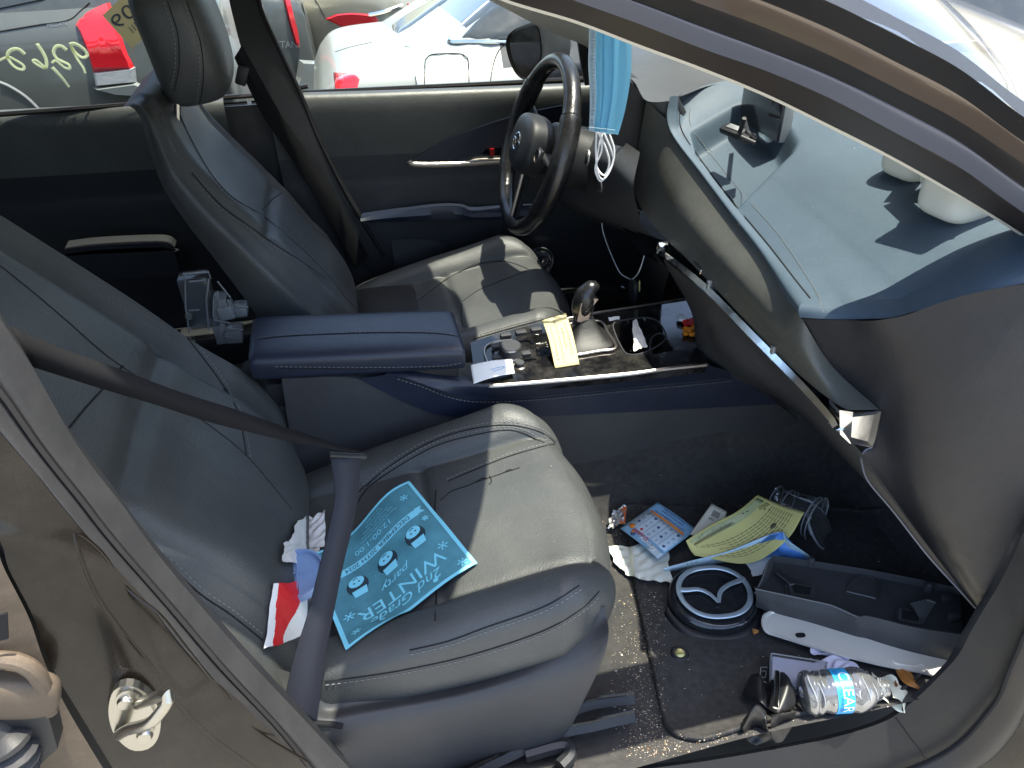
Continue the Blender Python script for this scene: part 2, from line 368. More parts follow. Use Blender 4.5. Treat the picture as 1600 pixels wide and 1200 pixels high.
#==STRUCTURE==
# ------------------------------------------------------------------ ground
def wy(x,y,z): return A([x,y,z],float)
def gz(y): return -.07*min(max(0,y-1.15),8)
g=MB(); g.grid(A([[(x,y,-.33+gz(y)) for x in (-60,-10,0,10,60)] for y in (-60,-2,1.15,1.2,3,6,9.15,9.2,60)]),smooth=False)
M['asphalt']=mat('asphalt',(.30,.29,.26),.9,bump=.8,bscale=120,var=.2,vscale=3)
g.build('ground','asphalt',kind='structure',origin=(0,0,-.33))
CAR=thing('crossover_car','brown grey crossover car with its passenger door open onto littered black leather seats','car',(0.2,0,-.33))
# ---- seats
def seat_surface(path,hw,bol,D,dmax,nq=150,nv=120,cw=1.0,cxq=.60,side=None,tilt=0.0,rounded=.05):
    """returns grid(nv,nq,3) function in local x,z plus lateral t"""
    pth=cr([A([p[0],0,p[1]]) for p in path],nv); T=np.gradient(pth,axis=0); T/=np.linalg.norm(T,axis=1)[:,None]
    Nn=np.stack([-T[:,2],T[:,0]*0,T[:,0]],1)
    if side=='b': cp=A([(-.95,-1,0),(-1.0,-.68,0),(-1.02,-.36,.0),(-1.0,-.10,.25),(-.94,.0,.62),(-.86,0,.9),(-.78,0,1.0),(-.70,0,.80),(-.64,0,.35),(-.59,0,.04),(-.45,0,0),(-.2,0,.05),(0,0,.08)])
    else: cp=A([(-.97,-1,0),(-1.015,-.62,0),(-1.01,-.26,.0),(-.985,-.03,.35),(-.93,.0,.80),(-.84,0,1.0),(-.74,0,.82),(-.66,0,.40),(-.60,0,.04),(-.45,0,0),(-.2,0,.06),(0,0,.09)])
    q=np.concatenate([cp,[(-a,b,c) for a,b,c in cp[::-1][1:]]]); Q=cr(q,nq)
    D=A(D,float); D/=np.linalg.norm(D); G=np.zeros((nv,nq,3))
    for j in range(nv):
        s=j/(nv-1); h=np.interp(s,*zip(*hw)); b=np.interp(s,*zip(*bol))
        for i in range(nq):
            l,dn,up=Q[i]; p=pth[j]+Nn[j]*(up*b)+A([0,1,0])*l*h+D*(max(0,-dn))*(dmax if np.isscalar(dmax) else np.interp(s,*zip(*dmax)))
            G[j,i]=p
    return G
def clampD(G,P0,D,dm):
    D=A(D,float); D/=np.linalg.norm(D); k=(G-A(P0))@D; ex=np.maximum(0,k-dm); return G-ex[...,None]*D
def closeends(mb,G,mi=0):
    for row in (G[0],G[-1]): mb.poly([tuple(p) for p in row],mi)
def smoothrow(G,j,w,depth,Nn=None):
    pass
def make_cushion(dx,cy,par):
    path=[(-.19,.20),(-.17,.235),(-.10,.248),(0,.263),(.10,.280),(.20,.297),(.265,.303),(.31,.290),(.333,.255),(.334,.215),(.322,.185)]
    G=seat_surface(path,[(0,.215),(.3,.235),(.7,.245),(.85,.235),(1,.205)],[(0,.0),(.15,.02),(.4,.032),(.7,.038),(.85,.022),(1,.0)],(0,0,-1),[(0,.10),(.72,.10),(.86,.05),(1,.01)])
    G=clampD(G,(0,0,.30),(0,0,-1),.145)
    # cross seam valley
    nv,nq=G.shape[:2]
    for i in range(nq):
        for j in range(nv):
            x=G[j,i,0]; t=abs(G[j,i,1])/.245
            if t<.62: G[j,i,2]-=.006*math.exp(-((x-.055)/.010)**2)*(1 if j<nv*.85 else 0)
            if j<nv*.8: G[j,i,2]-=.006*math.exp(-((t-.615)/.03)**2)
            G[j,i,2]+=.0035*math.sin(x*21+G[j,i,1]*9)*max(0,1-t)*(j<nv*.8)
    s_=np.clip((G[...,0]-.12)/.2,0,1)**2; t_=np.abs(G[...,1])/.245
    G[...,0]-=.085*s_*np.clip(t_-.15,0,1)**1.8*(1+.30*(G[...,1]<0)); 
    G[...,0]+=dx; G[...,1]+=cy
    mb=MB(); mb.grid(G); closeends(mb,G); return mb
def make_back(path,cy,hw,bol,D,par,dx=0,cross=.52):
    G=seat_surface(path,hw,bol,D,[(0,.15),(.35,.13),(.7,.065),(.85,.04),(1,.01)],nv=140,side='b'); nv,nq=G.shape[:2]
    G=clampD(G,(path[len(path)//2][0],0,path[len(path)//2][1]),D,.16)
    c0=[((p[0]),p[1]) for p in path]
    for j in range(nv):
        s=j/(nv-1)
        for i in range(nq):
            t=abs(G[j,i,1])/np.interp(s,*zip(*hw)); dp=0
            if t<.62: dp+=.009*math.exp(-((s-cross)/.018)**2)
            dp+=.007*math.exp(-((t-.615)/.035)**2)*(1 if .05<s<.9 else 0)
            dp-=.006*math.sin(s*9+1)*max(0,1-t*1.3)
            G[j,i]+=A(D)*dp
    G[...,1]+=cy; G[...,0]+=dx
    mb=MB(); mb.grid(G); closeends(mb,G); return mb,G
def superell(c,h,e=(.55,.7),n=40,R=None,fn=None):
    G=[]
    sp=lambda a,p: math.copysign(abs(a)**p,a)
    for a in np.linspace(-math.pi/2,math.pi/2,n):
        row=[]
        for b in np.linspace(-math.pi,math.pi,n*2,endpoint=False):
            p=A([h[0]*sp(math.cos(a),e[0])*sp(math.cos(b),e[1]),h[1]*sp(math.cos(a),e[0])*sp(math.sin(b),e[1]),h[2]*sp(math.sin(a),e[0])])
            if fn: p=fn(p)
            if R is not None: p=R@p
            row.append(p+A(c))
        G.append(row)
    return A(G)
LM=['leather','groove','thread']
# passenger seat
PS=MB()
T0=PX([(425,1062),(470,1078),(505,1110),(560,1100),(700,1076),(800,1046),(880,1010),(948,966)],'y',-.605)
T0b=[p+A([0,0.012,.012]) for p in T0]
T1=PX([(420,1090),(468,1120),(520,1128),(600,1115),(720,1092),(830,1062),(910,1030),(951,990)],'y',-.628)
T2=PX([(430,1160),(480,1165),(540,1168),(640,1150),(740,1130),(840,1103),(910,1066),(942,1030)],'y',-.638)
T3=PX([(470,1230),(500,1235),(550,1240),(660,1230),(760,1210),(840,1180),(890,1135),(912,1095)],'y',-.630)
T4=PX([(500,1275),(540,1280),(590,1280),(670,1270),(760,1240),(830,1200),(870,1165),(893,1120)],'y',-.595)
G=loftgrid([T0b,T0,T1,T2,T3,T4],90,50)
PS.grid(G)
# the shell runs on round the front of the seat and down its inner side
fr=[G[:,-1]]
for k,(x,y) in enumerate([(.290,-.575),(.308,-.52),(.328,-.37),(.318,-.24),(.300,-.17),(.25,-.135),(.1,-.125),(-.15,-.125)]):
    e=fr[0].copy(); zz=np.linspace([.25,.225,.20,.20,.20,.20,.20,.20][k],.085,len(e)); xs=np.linspace(x-.005,x-.05,len(e)); fr.append(np.stack([xs,np.full(len(e),y),zz],1))
PS.grid(A(fr).transpose(1,0,2))
seat_p=PS.build('front_seat','plastic',CAR,label='front passenger seat nearest the open door')
cush_p=make_cushion(0,-.37,seat_p)
pathP=[(-.18,.16),(-.145,.24),(-.140,.30),(-.156,.37),(-.198,.45),(-.262,.525),(-.322,.607),(-.412,.723),(-.475,.803),(-.51,.84),(-.55,.85),(-.59,.82)]
back_p,GBP=make_back(pathP,-.37,[(0,.24),(.12,.288),(.35,.288),(.6,.266),(.8,.235),(.93,.20),(1,.15)],[(0,.01),(.2,.045),(.6,.05),(.85,.03),(1,0)],(-.76,0,-.65),seat_p)
def tmpbuild(mb):
    o=mb.build('tmp','leather',None,origin=(0,0,0)); return o
def dele(o): _bv.pop(o.name,None); bpy.data.objects.remove(o)
t=tmpbuild(cush_p)
for px,sd in ([(508,1064),(560,1058),(640,1045),(740,1022),(850,985),(910,950),(936,924)],-1),([(640,1016),(700,1002),(760,980),(850,948),(905,915)],-1),\
             ([(560,770),(600,735),(660,697),(720,674),(790,664),(845,675),(868,692)],1),([(556,790),(575,762),(620,730),(680,697),(740,680),(800,672),(850,692)],1):
    seam(cush_p,px,[t],side=sd)
seam(cush_p,[(681,766),(680,800),(681,860),(682,920),(680,970)],[t],stitch=False,r=.0013)
seam(cush_p,[(700,752),(740,735),(790,715),(840,700),(866,694)],[t],stitch=True,r=.0013)
# splits in the leather
for px in ([(688,782),(705,768),(728,760),(745,753),(770,745),(790,738),(812,731)],[(765,744),(768,752),(764,757)],[(742,754),(755,747),(762,748)],[(786,739),(796,734),(802,735)]):
    seam(cush_p,px,[t],stitch=False,r=.0011)
dele(t); cush_po=cush_p.build('cushion',LM,seat_p)
t=tmpbuild(back_p)
seam(back_p,[(150,400),(210,446),(245,475),(280,513),(315,556),(350,604),(371,642),(380,680),(385,712)],[t],side=1,off=.007)
seam(back_p,[(192,572),(165,603),(135,636),(105,672)],[t],stitch=False,r=.0014)
seam(back_p,[(236,858),(275,893),(315,930),(360,960),(410,1000)],[t],side=1)
seam(back_p,[(0,415),(52,457),(105,502),(157,548),(192,574),(250,612),(315,656),(385,712),(455,795)],[t],stitch=False,r=.0009)
dele(t); back_po=back_p.build('backrest',LM,seat_p)
hd=MB(); hd.grid(superell((-.66,-.37,.97),(.06,.13,.10),R=rotm(ry=-.7)),closeu=True)
for s in (-.06,.06): hd.tube([(-.56,-.37+s,.79),(-.64,-.37+s,.92)],.006,1)
hd.build('headrest',['leather','steel'],seat_p)
# belt guide slot on the shell
sl_=MB(); h=hit(520,1131,[seat_p]); 
sl_.tube([hit(x,y,[seat_p])[0]+A([0,-.002,0]) for x,y in ((488,1128),(515,1129),(535,1133))],.004,0,8)
sl_.build('belt_slot','groove',seat_p)
# driver seat
DS=MB()
GD=superell((.22,.37,.16),(.26,.235,.10),(.3,.3)); DS.grid(GD,closeu=True)
seat_d=DS.build('front_seat','plasticd',CAR,label='driver seat behind the steering wheel')
cush_d=make_cushion(.155,.37,seat_d)
t=tmpbuild(cush_d)
seam(cush_d,[(640,480),(668,458),(700,435),(740,415),(775,408),(800,411),(826,421)],[t],side=1)
seam(cush_d,[(720,473),(745,455),(770,444),(800,432),(822,424)],[t],stitch=False)
seam(cush_d,[(722,475),(721,490),(723,510)],[t],stitch=False,r=.0012)
seam(cush_d,[(740,530),(780,518),(820,507),(850,499)],[t],side=1)
dele(t); cush_do=cush_d.build('cushion',LM,seat_d)
pathD=[(-.03,.16),(-.02,.24),(-.022,.31),(-.048,.385),(-.085,.44),(-.13,.515),(-.195,.605),(-.237,.66),(-.275,.72),(-.298,.785),(-.312,.818),(-.332,.828),(-.358,.815)]
DB=(-.85,0,-.53)
back_d,GBD=make_back(pathD,.37,[(0,.215),(.2,.250),(.5,.255),(.7,.245),(.82,.228),(.9,.20),(.96,.165),(1,.12)],[(0,.01),(.2,.045),(.55,.052),(.8,.035),(.95,.01),(1,0)],DB,seat_d,cross=.55)
t=tmpbuild(back_d)
seam(back_d,[(277,169),(294,209),(324,263),(348,294),(371,314),(412,338),(450,370),(483,400),(512,430),(535,460),(560,486)],[t],side=-1,off=.007)
seam(back_d,[(300,270),(325,300),(350,325),(385,350),(430,382),(470,408),(510,438)],[t],side=-1)
seam(back_d,[(410,328),(425,312),(440,302)],[t],stitch=False)
seam(back_d,[(480,255),(505,295),(525,330),(536,365),(540,410)],[t],side=1)
dele(t); back_do=back_d.build('backrest',LM,seat_d)
hb=MB()
def hfn(p):
    p=p.copy(); p[0]+=-.02*(p[2]/.11)**2*.5; p[1]*=1-.10*max(0,-p[2]/.11); return p
hb.grid(superell((-.250,.372,.897),(.068,.108,.112),(.55,.6),R=rotm(ry=-.12),fn=hfn,n=60),closeu=True)
t=tmpbuild(hb)
seam(hb,[(262,2),(268,20),(277,50),(280,75),(279,110),(272,142)],[t],side=-1,off=.006,r=.001)
seam(hb,[(292,2),(305,40),(314,70),(318,110),(316,140),(311,165)],[t],side=-1,off=.006,r=.001)
dele(t)
for s in (-.06,.06): hb.tube([(-.30,.37+s,.74),(-.285,.37+s,.80)],.006,3)
hb.build('headrest',LM+['steel'],seat_d)
# ---- dashboard
face=MB()
topc=PX([(1010,157,.15),(1042,189,.115),(1054,219,.085),(1097,277,-.03),(1141,337,-.16),(1189,400,-.30),(1231,471,-.44),(1252,497,-.50),(1300,572,-.53),(1374,640,-.585)],'y')
botc=PX([(986,292),(1000,322),(1018,348),(1036,369),(1068,399),(1118,451),(1208,547),(1262,597),(1304,629),(1325,641)],'x',.575)
bw=[0,.15,.4,.8,1,1,.9,.6,.25,.05]
m1=[a*.62+b*.38+A([-.015,0,.0])*w_ for a,b,w_ in zip(topc,botc,bw)]; m2=[a*.25+b*.75+A([-.005,0,-.001])*w_ for a,b,w_ in zip(topc,botc,bw)]
face.grid(cru(A([cru(A(c_),120) for c_ in (topc,m1,m2,botc)]),40))
DASH=face.build('dashboard','band',CAR,merge=True)
F0=PX([(1047,158,.125),(1042,189,.115),(1054,219,.085),(1097,277,-.03),(1141,337,-.16),(1189,400,-.30),(1231,471,-.44),(1250,496,-.50)],'y')
F1=PX([(1060,150,.128),(1057,185,.113),(1066,214,.085),(1106,268,-.03),(1150,325,-.16),(1200,385,-.30),(1240,437,-.42),(1264,468,-.485)],'y')
N0=PX([(1305,499,-.535),(1389,497,-.585),(1410,492,-.592),(1462,478,-.605),(1599,443,-.63)],'y')+[A([.95,-.665,.775])]
N1=PX([(1335,467,-.52),(1404,467,-.55),(1420,458,-.553),(1494,425,-.565),(1585,396,-.58)],'y')+[A([.95,-.60,.795])]
def strip2(P,Q,n,bul):
    a=cr(P,n);b=cr(Q,n); rows=[]
    bb=np.atleast_2d(bul) if np.ndim(bul)>1 else np.repeat(A([bul]),n,0)
    for t in np.linspace(0,1,14): rows.append(a*(1-t)+b*t+bb*math.sin(math.pi*t))
    return A(rows)
pad=MB()
g1=strip2(F0,F1,70,A([-.008,0,.004])); g2=strip2([F0[-1]]+N0,[F1[-1]]+N1,60,A([A([-.008,0,.004])*(1-min(1,i/8))+A([0,-.010,.003])*min(1,i/8) for i in range(60)]))
pad.grid(g1,0); pad.grid(g2,0)
F1c=cr(F1,90); nr=[F1[-1]]+N1+[A([1.12,-.62,.80])]
# top: rows from the front crest forward
_n=cr([F1[-1]]+N1,60); NEAR=np.concatenate([_n,[_n[-1]*(1-t)+A([1.12,-.61,.805])*t for t in np.linspace(.05,1,20)]])
FAR=cr([F1[0],A([.66,.16,.780]),A([.72,.18,.787]),A([.80,.20,.79]),A([.95,.22,.795]),A([1.12,.24,.80])],80)
rows=[]
for j in range(80):
    s=j/79; base=F1c*1.0
    # blend: front crest curve -> straight far-near line
    ln=A([FAR[j]*(1-t)+NEAR[j]*t for t in np.linspace(0,1,90)])
    off=(F1c-A([F1c[0]*(1-t)+F1c[-1]*t for t in np.linspace(0,1,90)]))
    rows.append(ln+off*(1-s)**2)
TOP=A(rows)
def inpoly(x,y,P):
    c=False;n=len(P)
    for i in range(n):
        x1,y1=P[i];x2,y2=P[(i+1)%n]
        if (y1>y)!=(y2>y) and x<(x2-x1)*(y-y1)/(y2-y1)+x1: c=not c
    return c
def resamp(G,nu,nv):
    a=A([[np.interp(np.linspace(0,1,nu),np.linspace(0,1,G.shape[1]),G[j,:,k]) for k in range(3)] for j in range(G.shape[0])]).transpose(0,2,1)
    return A([[np.interp(np.linspace(0,1,nv),np.linspace(0,1,a.shape[0]),a[:,i,k]) for k in range(3)] for i in range(a.shape[1])]).transpose(2,0,1)
TOP=resamp(TOP,260,200)
for _ in range(900): TOP[1:-1,1:-1,2]=(TOP[1:-1,1:-1,2]*2+TOP[:-2,1:-1,2]+TOP[2:,1:-1,2]+TOP[1:-1,:-2,2]+TOP[1:-1,2:,2])/6
# recess for the display
zt=.765
tray=[tuple(U(x,y,'z',zt)[:2]) for x,y in ((1086,174),(1160,160),(1212,168),(1245,205),(1240,212),(1140,248))]
trc=A(tray).mean(0)
def sdp(x,y,P):
    d=1e9;n=len(P)
    for i in range(n):
        ax,ay=P[i];bx,by=P[(i+1)%n]; t=max(0,min(1,((x-ax)*(bx-ax)+(y-ay)*(by-ay))/((bx-ax)**2+(by-ay)**2)))
        d=min(d,math.hypot(x-ax-t*(bx-ax),y-ay-t*(by-ay)))
    return -d if inpoly(x,y,P) else d
for j in range(TOP.shape[0]):
    for i in range(TOP.shape[1]):
        x,y=TOP[j,i,:2]
        if abs(x-trc[0])<.25 and abs(y-trc[1])<.25:
            d=sdp(x,y,tray)
            if d<.004: TOP[j,i,2]-=.045*min(1,max(0,(.004-d)/.016))
for _ in range(4): TOP[1:-1,1:-1,2]=(TOP[1:-1,1:-1,2]*2+TOP[:-2,1:-1,2]+TOP[2:,1:-1,2]+TOP[1:-1,:-2,2]+TOP[1:-1,2:,2])/6
pad.grid(TOP,0)
t=tmpbuild(pad)
seam(pad,[(1066,158),(1061,185),(1070,213),(1108,267),(1152,324),(1202,384),(1242,436),(1266,466)],[t],r=.0010,stitch=False)
seam(pad,[(1078,170),(1077,187),(1084,206),(1124,258),(1168,312),(1216,366),(1258,428),(1278,462),(1288,494)],[t],groove=False,off=0,tr=.0006,ln=.004,gap=.002)
for q in (((1268,294),(1280,291)),((1133,236),(1142,233)),((1135,240),(1150,236)),((1228,355),(1236,350)),((1250,180),(1262,178)),((1195,300),(1204,297)),((1283,402),(1285,406)),((1288,408),(1290,412)),((1330,330),(1334,328)),((1108,232),(1113,238)),((1240,262),(1243,260))):
    P_=[hit(x,y,[t]) for x,y in q]
    if all(h is not None for h in P_): pad.tube([h[0]+h[1]*.0002 for h in P_],.0003,2,4)
dele(t)
pado=pad.build('dash_pad',['pad','groove','thread'],DASH,sharp=50)
# cowl in front of the driver
cw=MB()
c0=[A([.66,.66,.755]),A([.62,.56,.775]),A([.60,.46,.782]),A([.595,.34,.784]),U(991,128,'z',.785),U(1010,157,'y',.15),U(1050,157,'y',.128),U(1060,151,'y',.13)]
c1=[A([.78,.66,.80]),A([.80,.6,.805]),A([.81,.5,.81]),A([.81,.40,.81]),A([.80,.32,.80]),A([.79,.27,.795]),A([.79,.22,.79]),A([.78,.19,.786])]
c2=[p*A([0,1,1])+A([1.12,0,-.005]) for p in c1]
cw.grid(loftgrid([c0,c1,c2],80,40))
dn=[p+A([.02,.0,-.03]) for p in c0]; cw.grid(loftgrid([c0,dn],80,3))
cw.build('cowl','hood',DASH)
b=MB(); b.prism([U(x,y,'y',.175) for x,y in ((986,128),(1010,158),(1009,200),(999,236),(960,226),(930,180),(955,130))],(0,.006,0)); b.build('cluster_side','plasticd',DASH)
# instrument cluster housing
ic=MB(); 
lip=[A([.60,.20,.765]),A([.585,.30,.785]),A([.585,.42,.785]),A([.60,.53,.765]),A([.61,.56,.70]),A([.61,.53,.625]),A([.60,.42,.60]),A([.60,.30,.60]),A([.605,.20,.63]),A([.61,.175,.70])]
L0=cr(lip,60,True); cc=L0.mean(0)
rowsi=[L0+A([.02,0,0])+(L0-cc)*.05,L0,cc+(L0-cc)*.93+A([.02,0,0]),cc+(L0-cc)*.80+A([.09,0,0])]
ic.grid(A(rowsi),0,closeu=True); ic.poly(cc+(L0-cc)*.80+A([.09,0,0]),1)
for y,r in ((.29,.045),(.37,.055),(.45,.045)): ic.tube([(.685,y+r*math.cos(t),.69+r*math.sin(t)) for t in np.linspace(0,2*math.pi,40,endpoint=False)],.003,2,6,closed=True)
ic.build('instrument_cluster',['plasticd','piano','satin'],DASH)
# driver lower panel with starter button
lp=MB()
r0=PX([(890,195),(925,200),(965,215),(1000,238)],'x',.555)
r1=PX([(885,235),(915,245),(955,262),(990,290)],'x',.52)
r2=PX([(880,290),(905,300),(950,315),(996,325)],'x',.53)
r3=PX([(878,320),(900,330),(955,348),(1010,362)],'x',.56)
r4=[p+A([.09,0,-.05]) for p in r3]
lp.grid(loftgrid([r0,r1,r2,r3,r4],50,40)); lpo=lp.build('knee_panel','plastic',DASH)
for px,r,m in (((917,247),.014,'plasticd'),((935,283),.018,'plasticd')):
    hpt,n=hit(px[0],px[1],[lpo]); b=MB(); b.lathe([(0,.006),(r*.85,.006),(r,.004),(r,-.004)],hpt,n,28); b.lathe([(r*1.05,.0),(r*1.25,.0025),(r*1.35,-.001)],hpt,n,28,1); b.build('starter_button' if r<.016 else 'socket',[m,'silver'],lpo)
# lower dash and glove box
K1=PX([(1036,392),(1100,450),(1180,528),(1250,595),(1285,632),(1312,668),(1345,706)],'x',.582)
K2=[U(*p) for p in ((1046,424,'y',.0),(1080,487,'y',-.03),(1103,565,'y',-.1),(1221,626,'y',-.13),(1305,703,'y',-.30),(1396,799,'y',-.46),(1527,953,'y',-.655))]
km=[a*.5+b*.5+A([-.006,0,.004]) for a,b in zip(K1,K2)]
gb=MB(); G=loftgrid([K1,km,K2],80,30); gb.grid(G)
gb.grid(loftgrid([K2,[p+A([.25,0,.03]) for p in K2]],80,6))
gbo=gb.build('glove_box','plastic',DASH)
# side end of the dash
E0=PX([(1251,498,-.50),(1300,574,-.53),(1350,630,-.565),(1374,641,-.585),(1364,697,-.587),(1347,706,-.59),(1347,722,-.592),(1357,751,-.598),(1396,798,-.612),(1450,867,-.632),(1500,922,-.648),(1527,952,-.656)],'y')
Ea=PX([(1318,500,-.545),(1370,580,-.575),(1400,640,-.595),(1405,665,-.60),(1400,700,-.603),(1394,722,-.607),(1402,755,-.615),(1440,812,-.630),(1490,875,-.645),(1532,952,-.66)],'y')
E1=PX([(1400,496,-.595),(1440,560,-.625),(1460,620,-.637),(1462,665,-.643),(1460,700,-.647),(1455,740,-.65),(1460,790,-.655),(1490,850,-.662),(1540,950,-.67)],'y')
E2=PX([(1599,444,-.635),(1602,520,-.665),(1604,600,-.678),(1604,665,-.682),(1603,710,-.685),(1602,760,-.687),(1600,810,-.688),(1590,880,-.69),(1553,949,-.69)],'y')
E3=[A([1.15,-.70,z]) for z in np.linspace(.78,.10,9)]
ed=MB(); g_=loftgrid([E0,Ea,E1,E2,E3],80,70)
for _ in range(260): g_[1:-1,1:-1]=(g_[1:-1,1:-1]*2+g_[:-2,1:-1]+g_[2:,1:-1]+g_[1:-1,:-2]+g_[1:-1,2:])/6
ed.grid(g_); ed.build('dash_end','endp',DASH)
# thin tube painting the highlight on the end seam's edge
pp=MB(); pp.tube(cr(E0[4:],40)+A([-.001,-.001,0]),.0014,0,6); pp.build('end_seam','sealhi',DASH)
# long chrome strip, vents, end cap
cs=MB()
ca=PX([(1032,388),(1100,441),(1180,521),(1250,592),(1300,648),(1309,664)],'x',.572); cb=PX([(1026,396),(1096,453),(1176,534),(1246,604),(1296,658),(1306,672)],'x',.572)
cg=A([cr(ca,60),(cr(ca,60)+cr(cb,60))/2+A([-.006,0,0]),cr(cb,60)]); cs.grid(cg); cs.grid(A([cr(cb,60),cr(cb,60)+A([.012,0,-.002])])); pass
cs.build('trim_strip','chrome',DASH)
vb=MB()
va=PX([(1045,385),(1110,440),(1190,516),(1250,574),(1300,624),(1312,643)],'x',.60); vc=PX([(1038,396),(1104,452),(1184,532),(1250,600),(1300,655),(1308,668)],'x',.60)
vt=PX([(1045,378),(1068,399),(1118,451),(1208,547),(1262,597),(1304,629),(1312,643)],'x',.578); vl=PX([(1034,389),(1100,442),(1180,522),(1250,593),(1300,649),(1308,664)],'x',.576)
vb.grid(A([cr(vt,50),cr(va,50)+A([.0,0,0]),cr(vc,50)+A([.0,0,0]),cr(vl,50)]),0)
for k,t in enumerate((.33,.6)):
    a=(cr(va,50)*(1-t)+cr(vc,50)*t)+A([-.014,0,0]); vb.tube(a,.0022,1,6)
for px,py in ((1112,448),(1213,550)):
    p=U(px,py,'x',.578); vb.box(p,(.009,.004,.012),mi=2,bev=.0015)
for px,py in ((1094,415),(1267,610)):
    p=U(px,py,'x',.582); vb.box(p,(.006,.016,.005),mi=0,bev=.002); vb.box(p+A([-.004,-.017,-.003]),(.004,.003,.004),mi=3,bev=.0015)
vb.build('air_vent',['plasticd','plastic','silver','chrome'],DASH)
ec=MB()
P=PX([(1309,638),(1330,641),(1374,640),(1362,697),(1325,690),(1310,676)],'y',-.585)
Q=[P[0]+A([-.002,.0,0]),P[1]+A([-.008,0,-.002]),P[2]+A([0.0,0,-.004]),P[3]+A([0,0,.004]),P[4]+A([-.008,0,.003]),P[5]+A([-.002,.0,0])]
ec.prism([p+A([0,.02,0]) for p in P],(0,-.024,0)); 
c4=[U(1332,652,'y',-.597),U(1366,648,'y',-.592),U(1356,690,'y',-.592),U(1330,683,'y',-.597)]
ec.poly([P[1]+A([0,-.004,0]),P[2]+A([0,-.004,0]),c4[1],c4[0]]);ec.poly([P[2]+A([0,-.004,0]),P[3]+A([0,-.004,0]),c4[2],c4[1]]);ec.poly([P[3]+A([0,-.004,0]),P[4]+A([0,-.004,0]),c4[3],c4[2]]);ec.poly([P[4]+A([0,-.004,0]),P[5]+A([0,-.004,0]),P[0]+A([0,-.004,0]),P[1]+A([0,-.004,0]),c4[0],c4[3]]);ec.poly(c4)
ec.build('trim_end','chrome',DASH,sharp=10)
# centre vent ends with chrome tips
for px,py in ((991,337),(1035,387)):
    p=U(px,py,'x',.565); b=MB(); b.box(p,(.010,.006,.012),R=rotm(rx=.3),bev=.003); b.build('vent_tip','chrome',DASH)
b=MB(); a=PX([(994,330),(1010,350),(1032,378)],'x',.60); c=PX([(985,345),(1003,365),(1026,396)],'x',.60)
b.grid(A([cr(a,20)+A([-.03,0,0]),cr(a,20)+A([.02,0,0]),cr(c,20)+A([.02,0,0]),cr(c,20)+A([-.03,0,0])]),0)
b.grid(loftgrid([[p+A([-.03,0,0]) for p in c],PX([(1003,372),(1016,392),(1030,412)],'x',.60)],20,6),0)
b.build('air_vent','plasticd',DASH)
# centre stack flank beside the console
b=MB(); s0=[U(*p) for p in ((1000,362,'x',.60),(1020,390,'x',.60),(1046,424,'y',.0))]; s1=[U(*p) for p in ((1010,400,'x',.66),(1020,430,'x',.66),(1036,470,'x',.66))]; s2=[U(*p) for p in ((985,440,'x',.70),(1010,470,'x',.72),(1060,500,'x',.70))]
b.grid(loftgrid([s0,s1,s2],30,20)); 
b.build('centre_stack','plasticd',DASH)
# display standing in the tray
ds=MB(); p0=U(1160,176,'z',.745); p1=U(1224,216,'z',.745)
xx=(p1[0]+p0[0])/2+.0
d0=U(1157,140,'x',xx); d1=U(1222,168,'x',xx); yf=.12; yn=U(1222,190,'x',xx)[1]
ds.box(((xx+.012),(yf+yn)/2,.785),(.010,abs(yf-yn)/2,.055),bev=.003,mi=1); ds.box(((xx+.0),(yf+yn)/2,.785),(.003,abs(yf-yn)/2-.002,.053),bev=.001,mi=0)
dso=ds.build('display_screen',['screen','silver2'],DASH)
# ---- steering wheel
WC=A([.419,.37,.635]); WT=A([.328,0,.945]); WN=A([-.945,0,.328]); WR=.180
sw=MB(); n=96; ring=[WC+WR*(A([0,1,0])*math.cos(t)+WT*math.sin(t)) for t in np.linspace(0,2*math.pi,n,endpoint=False)]
rad=[.0185+.003*(abs(math.cos(t))>.80)+.0015*math.cos(2*t) for t in np.linspace(0,2*math.pi,n,endpoint=False)]
sw.tube(ring,A(rad),0,16,closed=True,updir=(1,0,0))
for t in (.62,math.pi-.62,-.55,math.pi+.55):
    c=WC+WR*(A([0,1,0])*math.cos(t)+WT*math.sin(t)); e=(A([0,1,0])*math.cos(t)+WT*math.sin(t))
    sw.tube([c+.0205*(e*math.cos(a)+WN*math.sin(a)) for a in np.linspace(0,2*math.pi,24,endpoint=False)],.0011,1,5,closed=True)
SW=sw.build('steering_wheel',['wheel','groove'],CAR)
hbm=MB(); R=A([A([0,1,0]),WT,WN]).T
hbm.grid(superell(WC+WN*.012,(.072,.062,.034),(.45,.75),R=R,n=36),closeu=True); hbm.build('airbag_cover','plasticd',SW)
em=MB(); em.tube([WC+WN*.047+.020*(A([0,1,0])*math.cos(t)*1.15+WT*math.sin(t)*.9) for t in np.linspace(0,2*math.pi,32,endpoint=False)],.0018,0,6,closed=True)
em.tube(cr([WC+WN*.047+A([0,y,0])+WT*z for y,z in ((-.021,.004),(-.010,.003),(0,-.006),(.010,.003),(.021,.004))],20),.0022,0,6); em.build('emblem','chrome',SW)
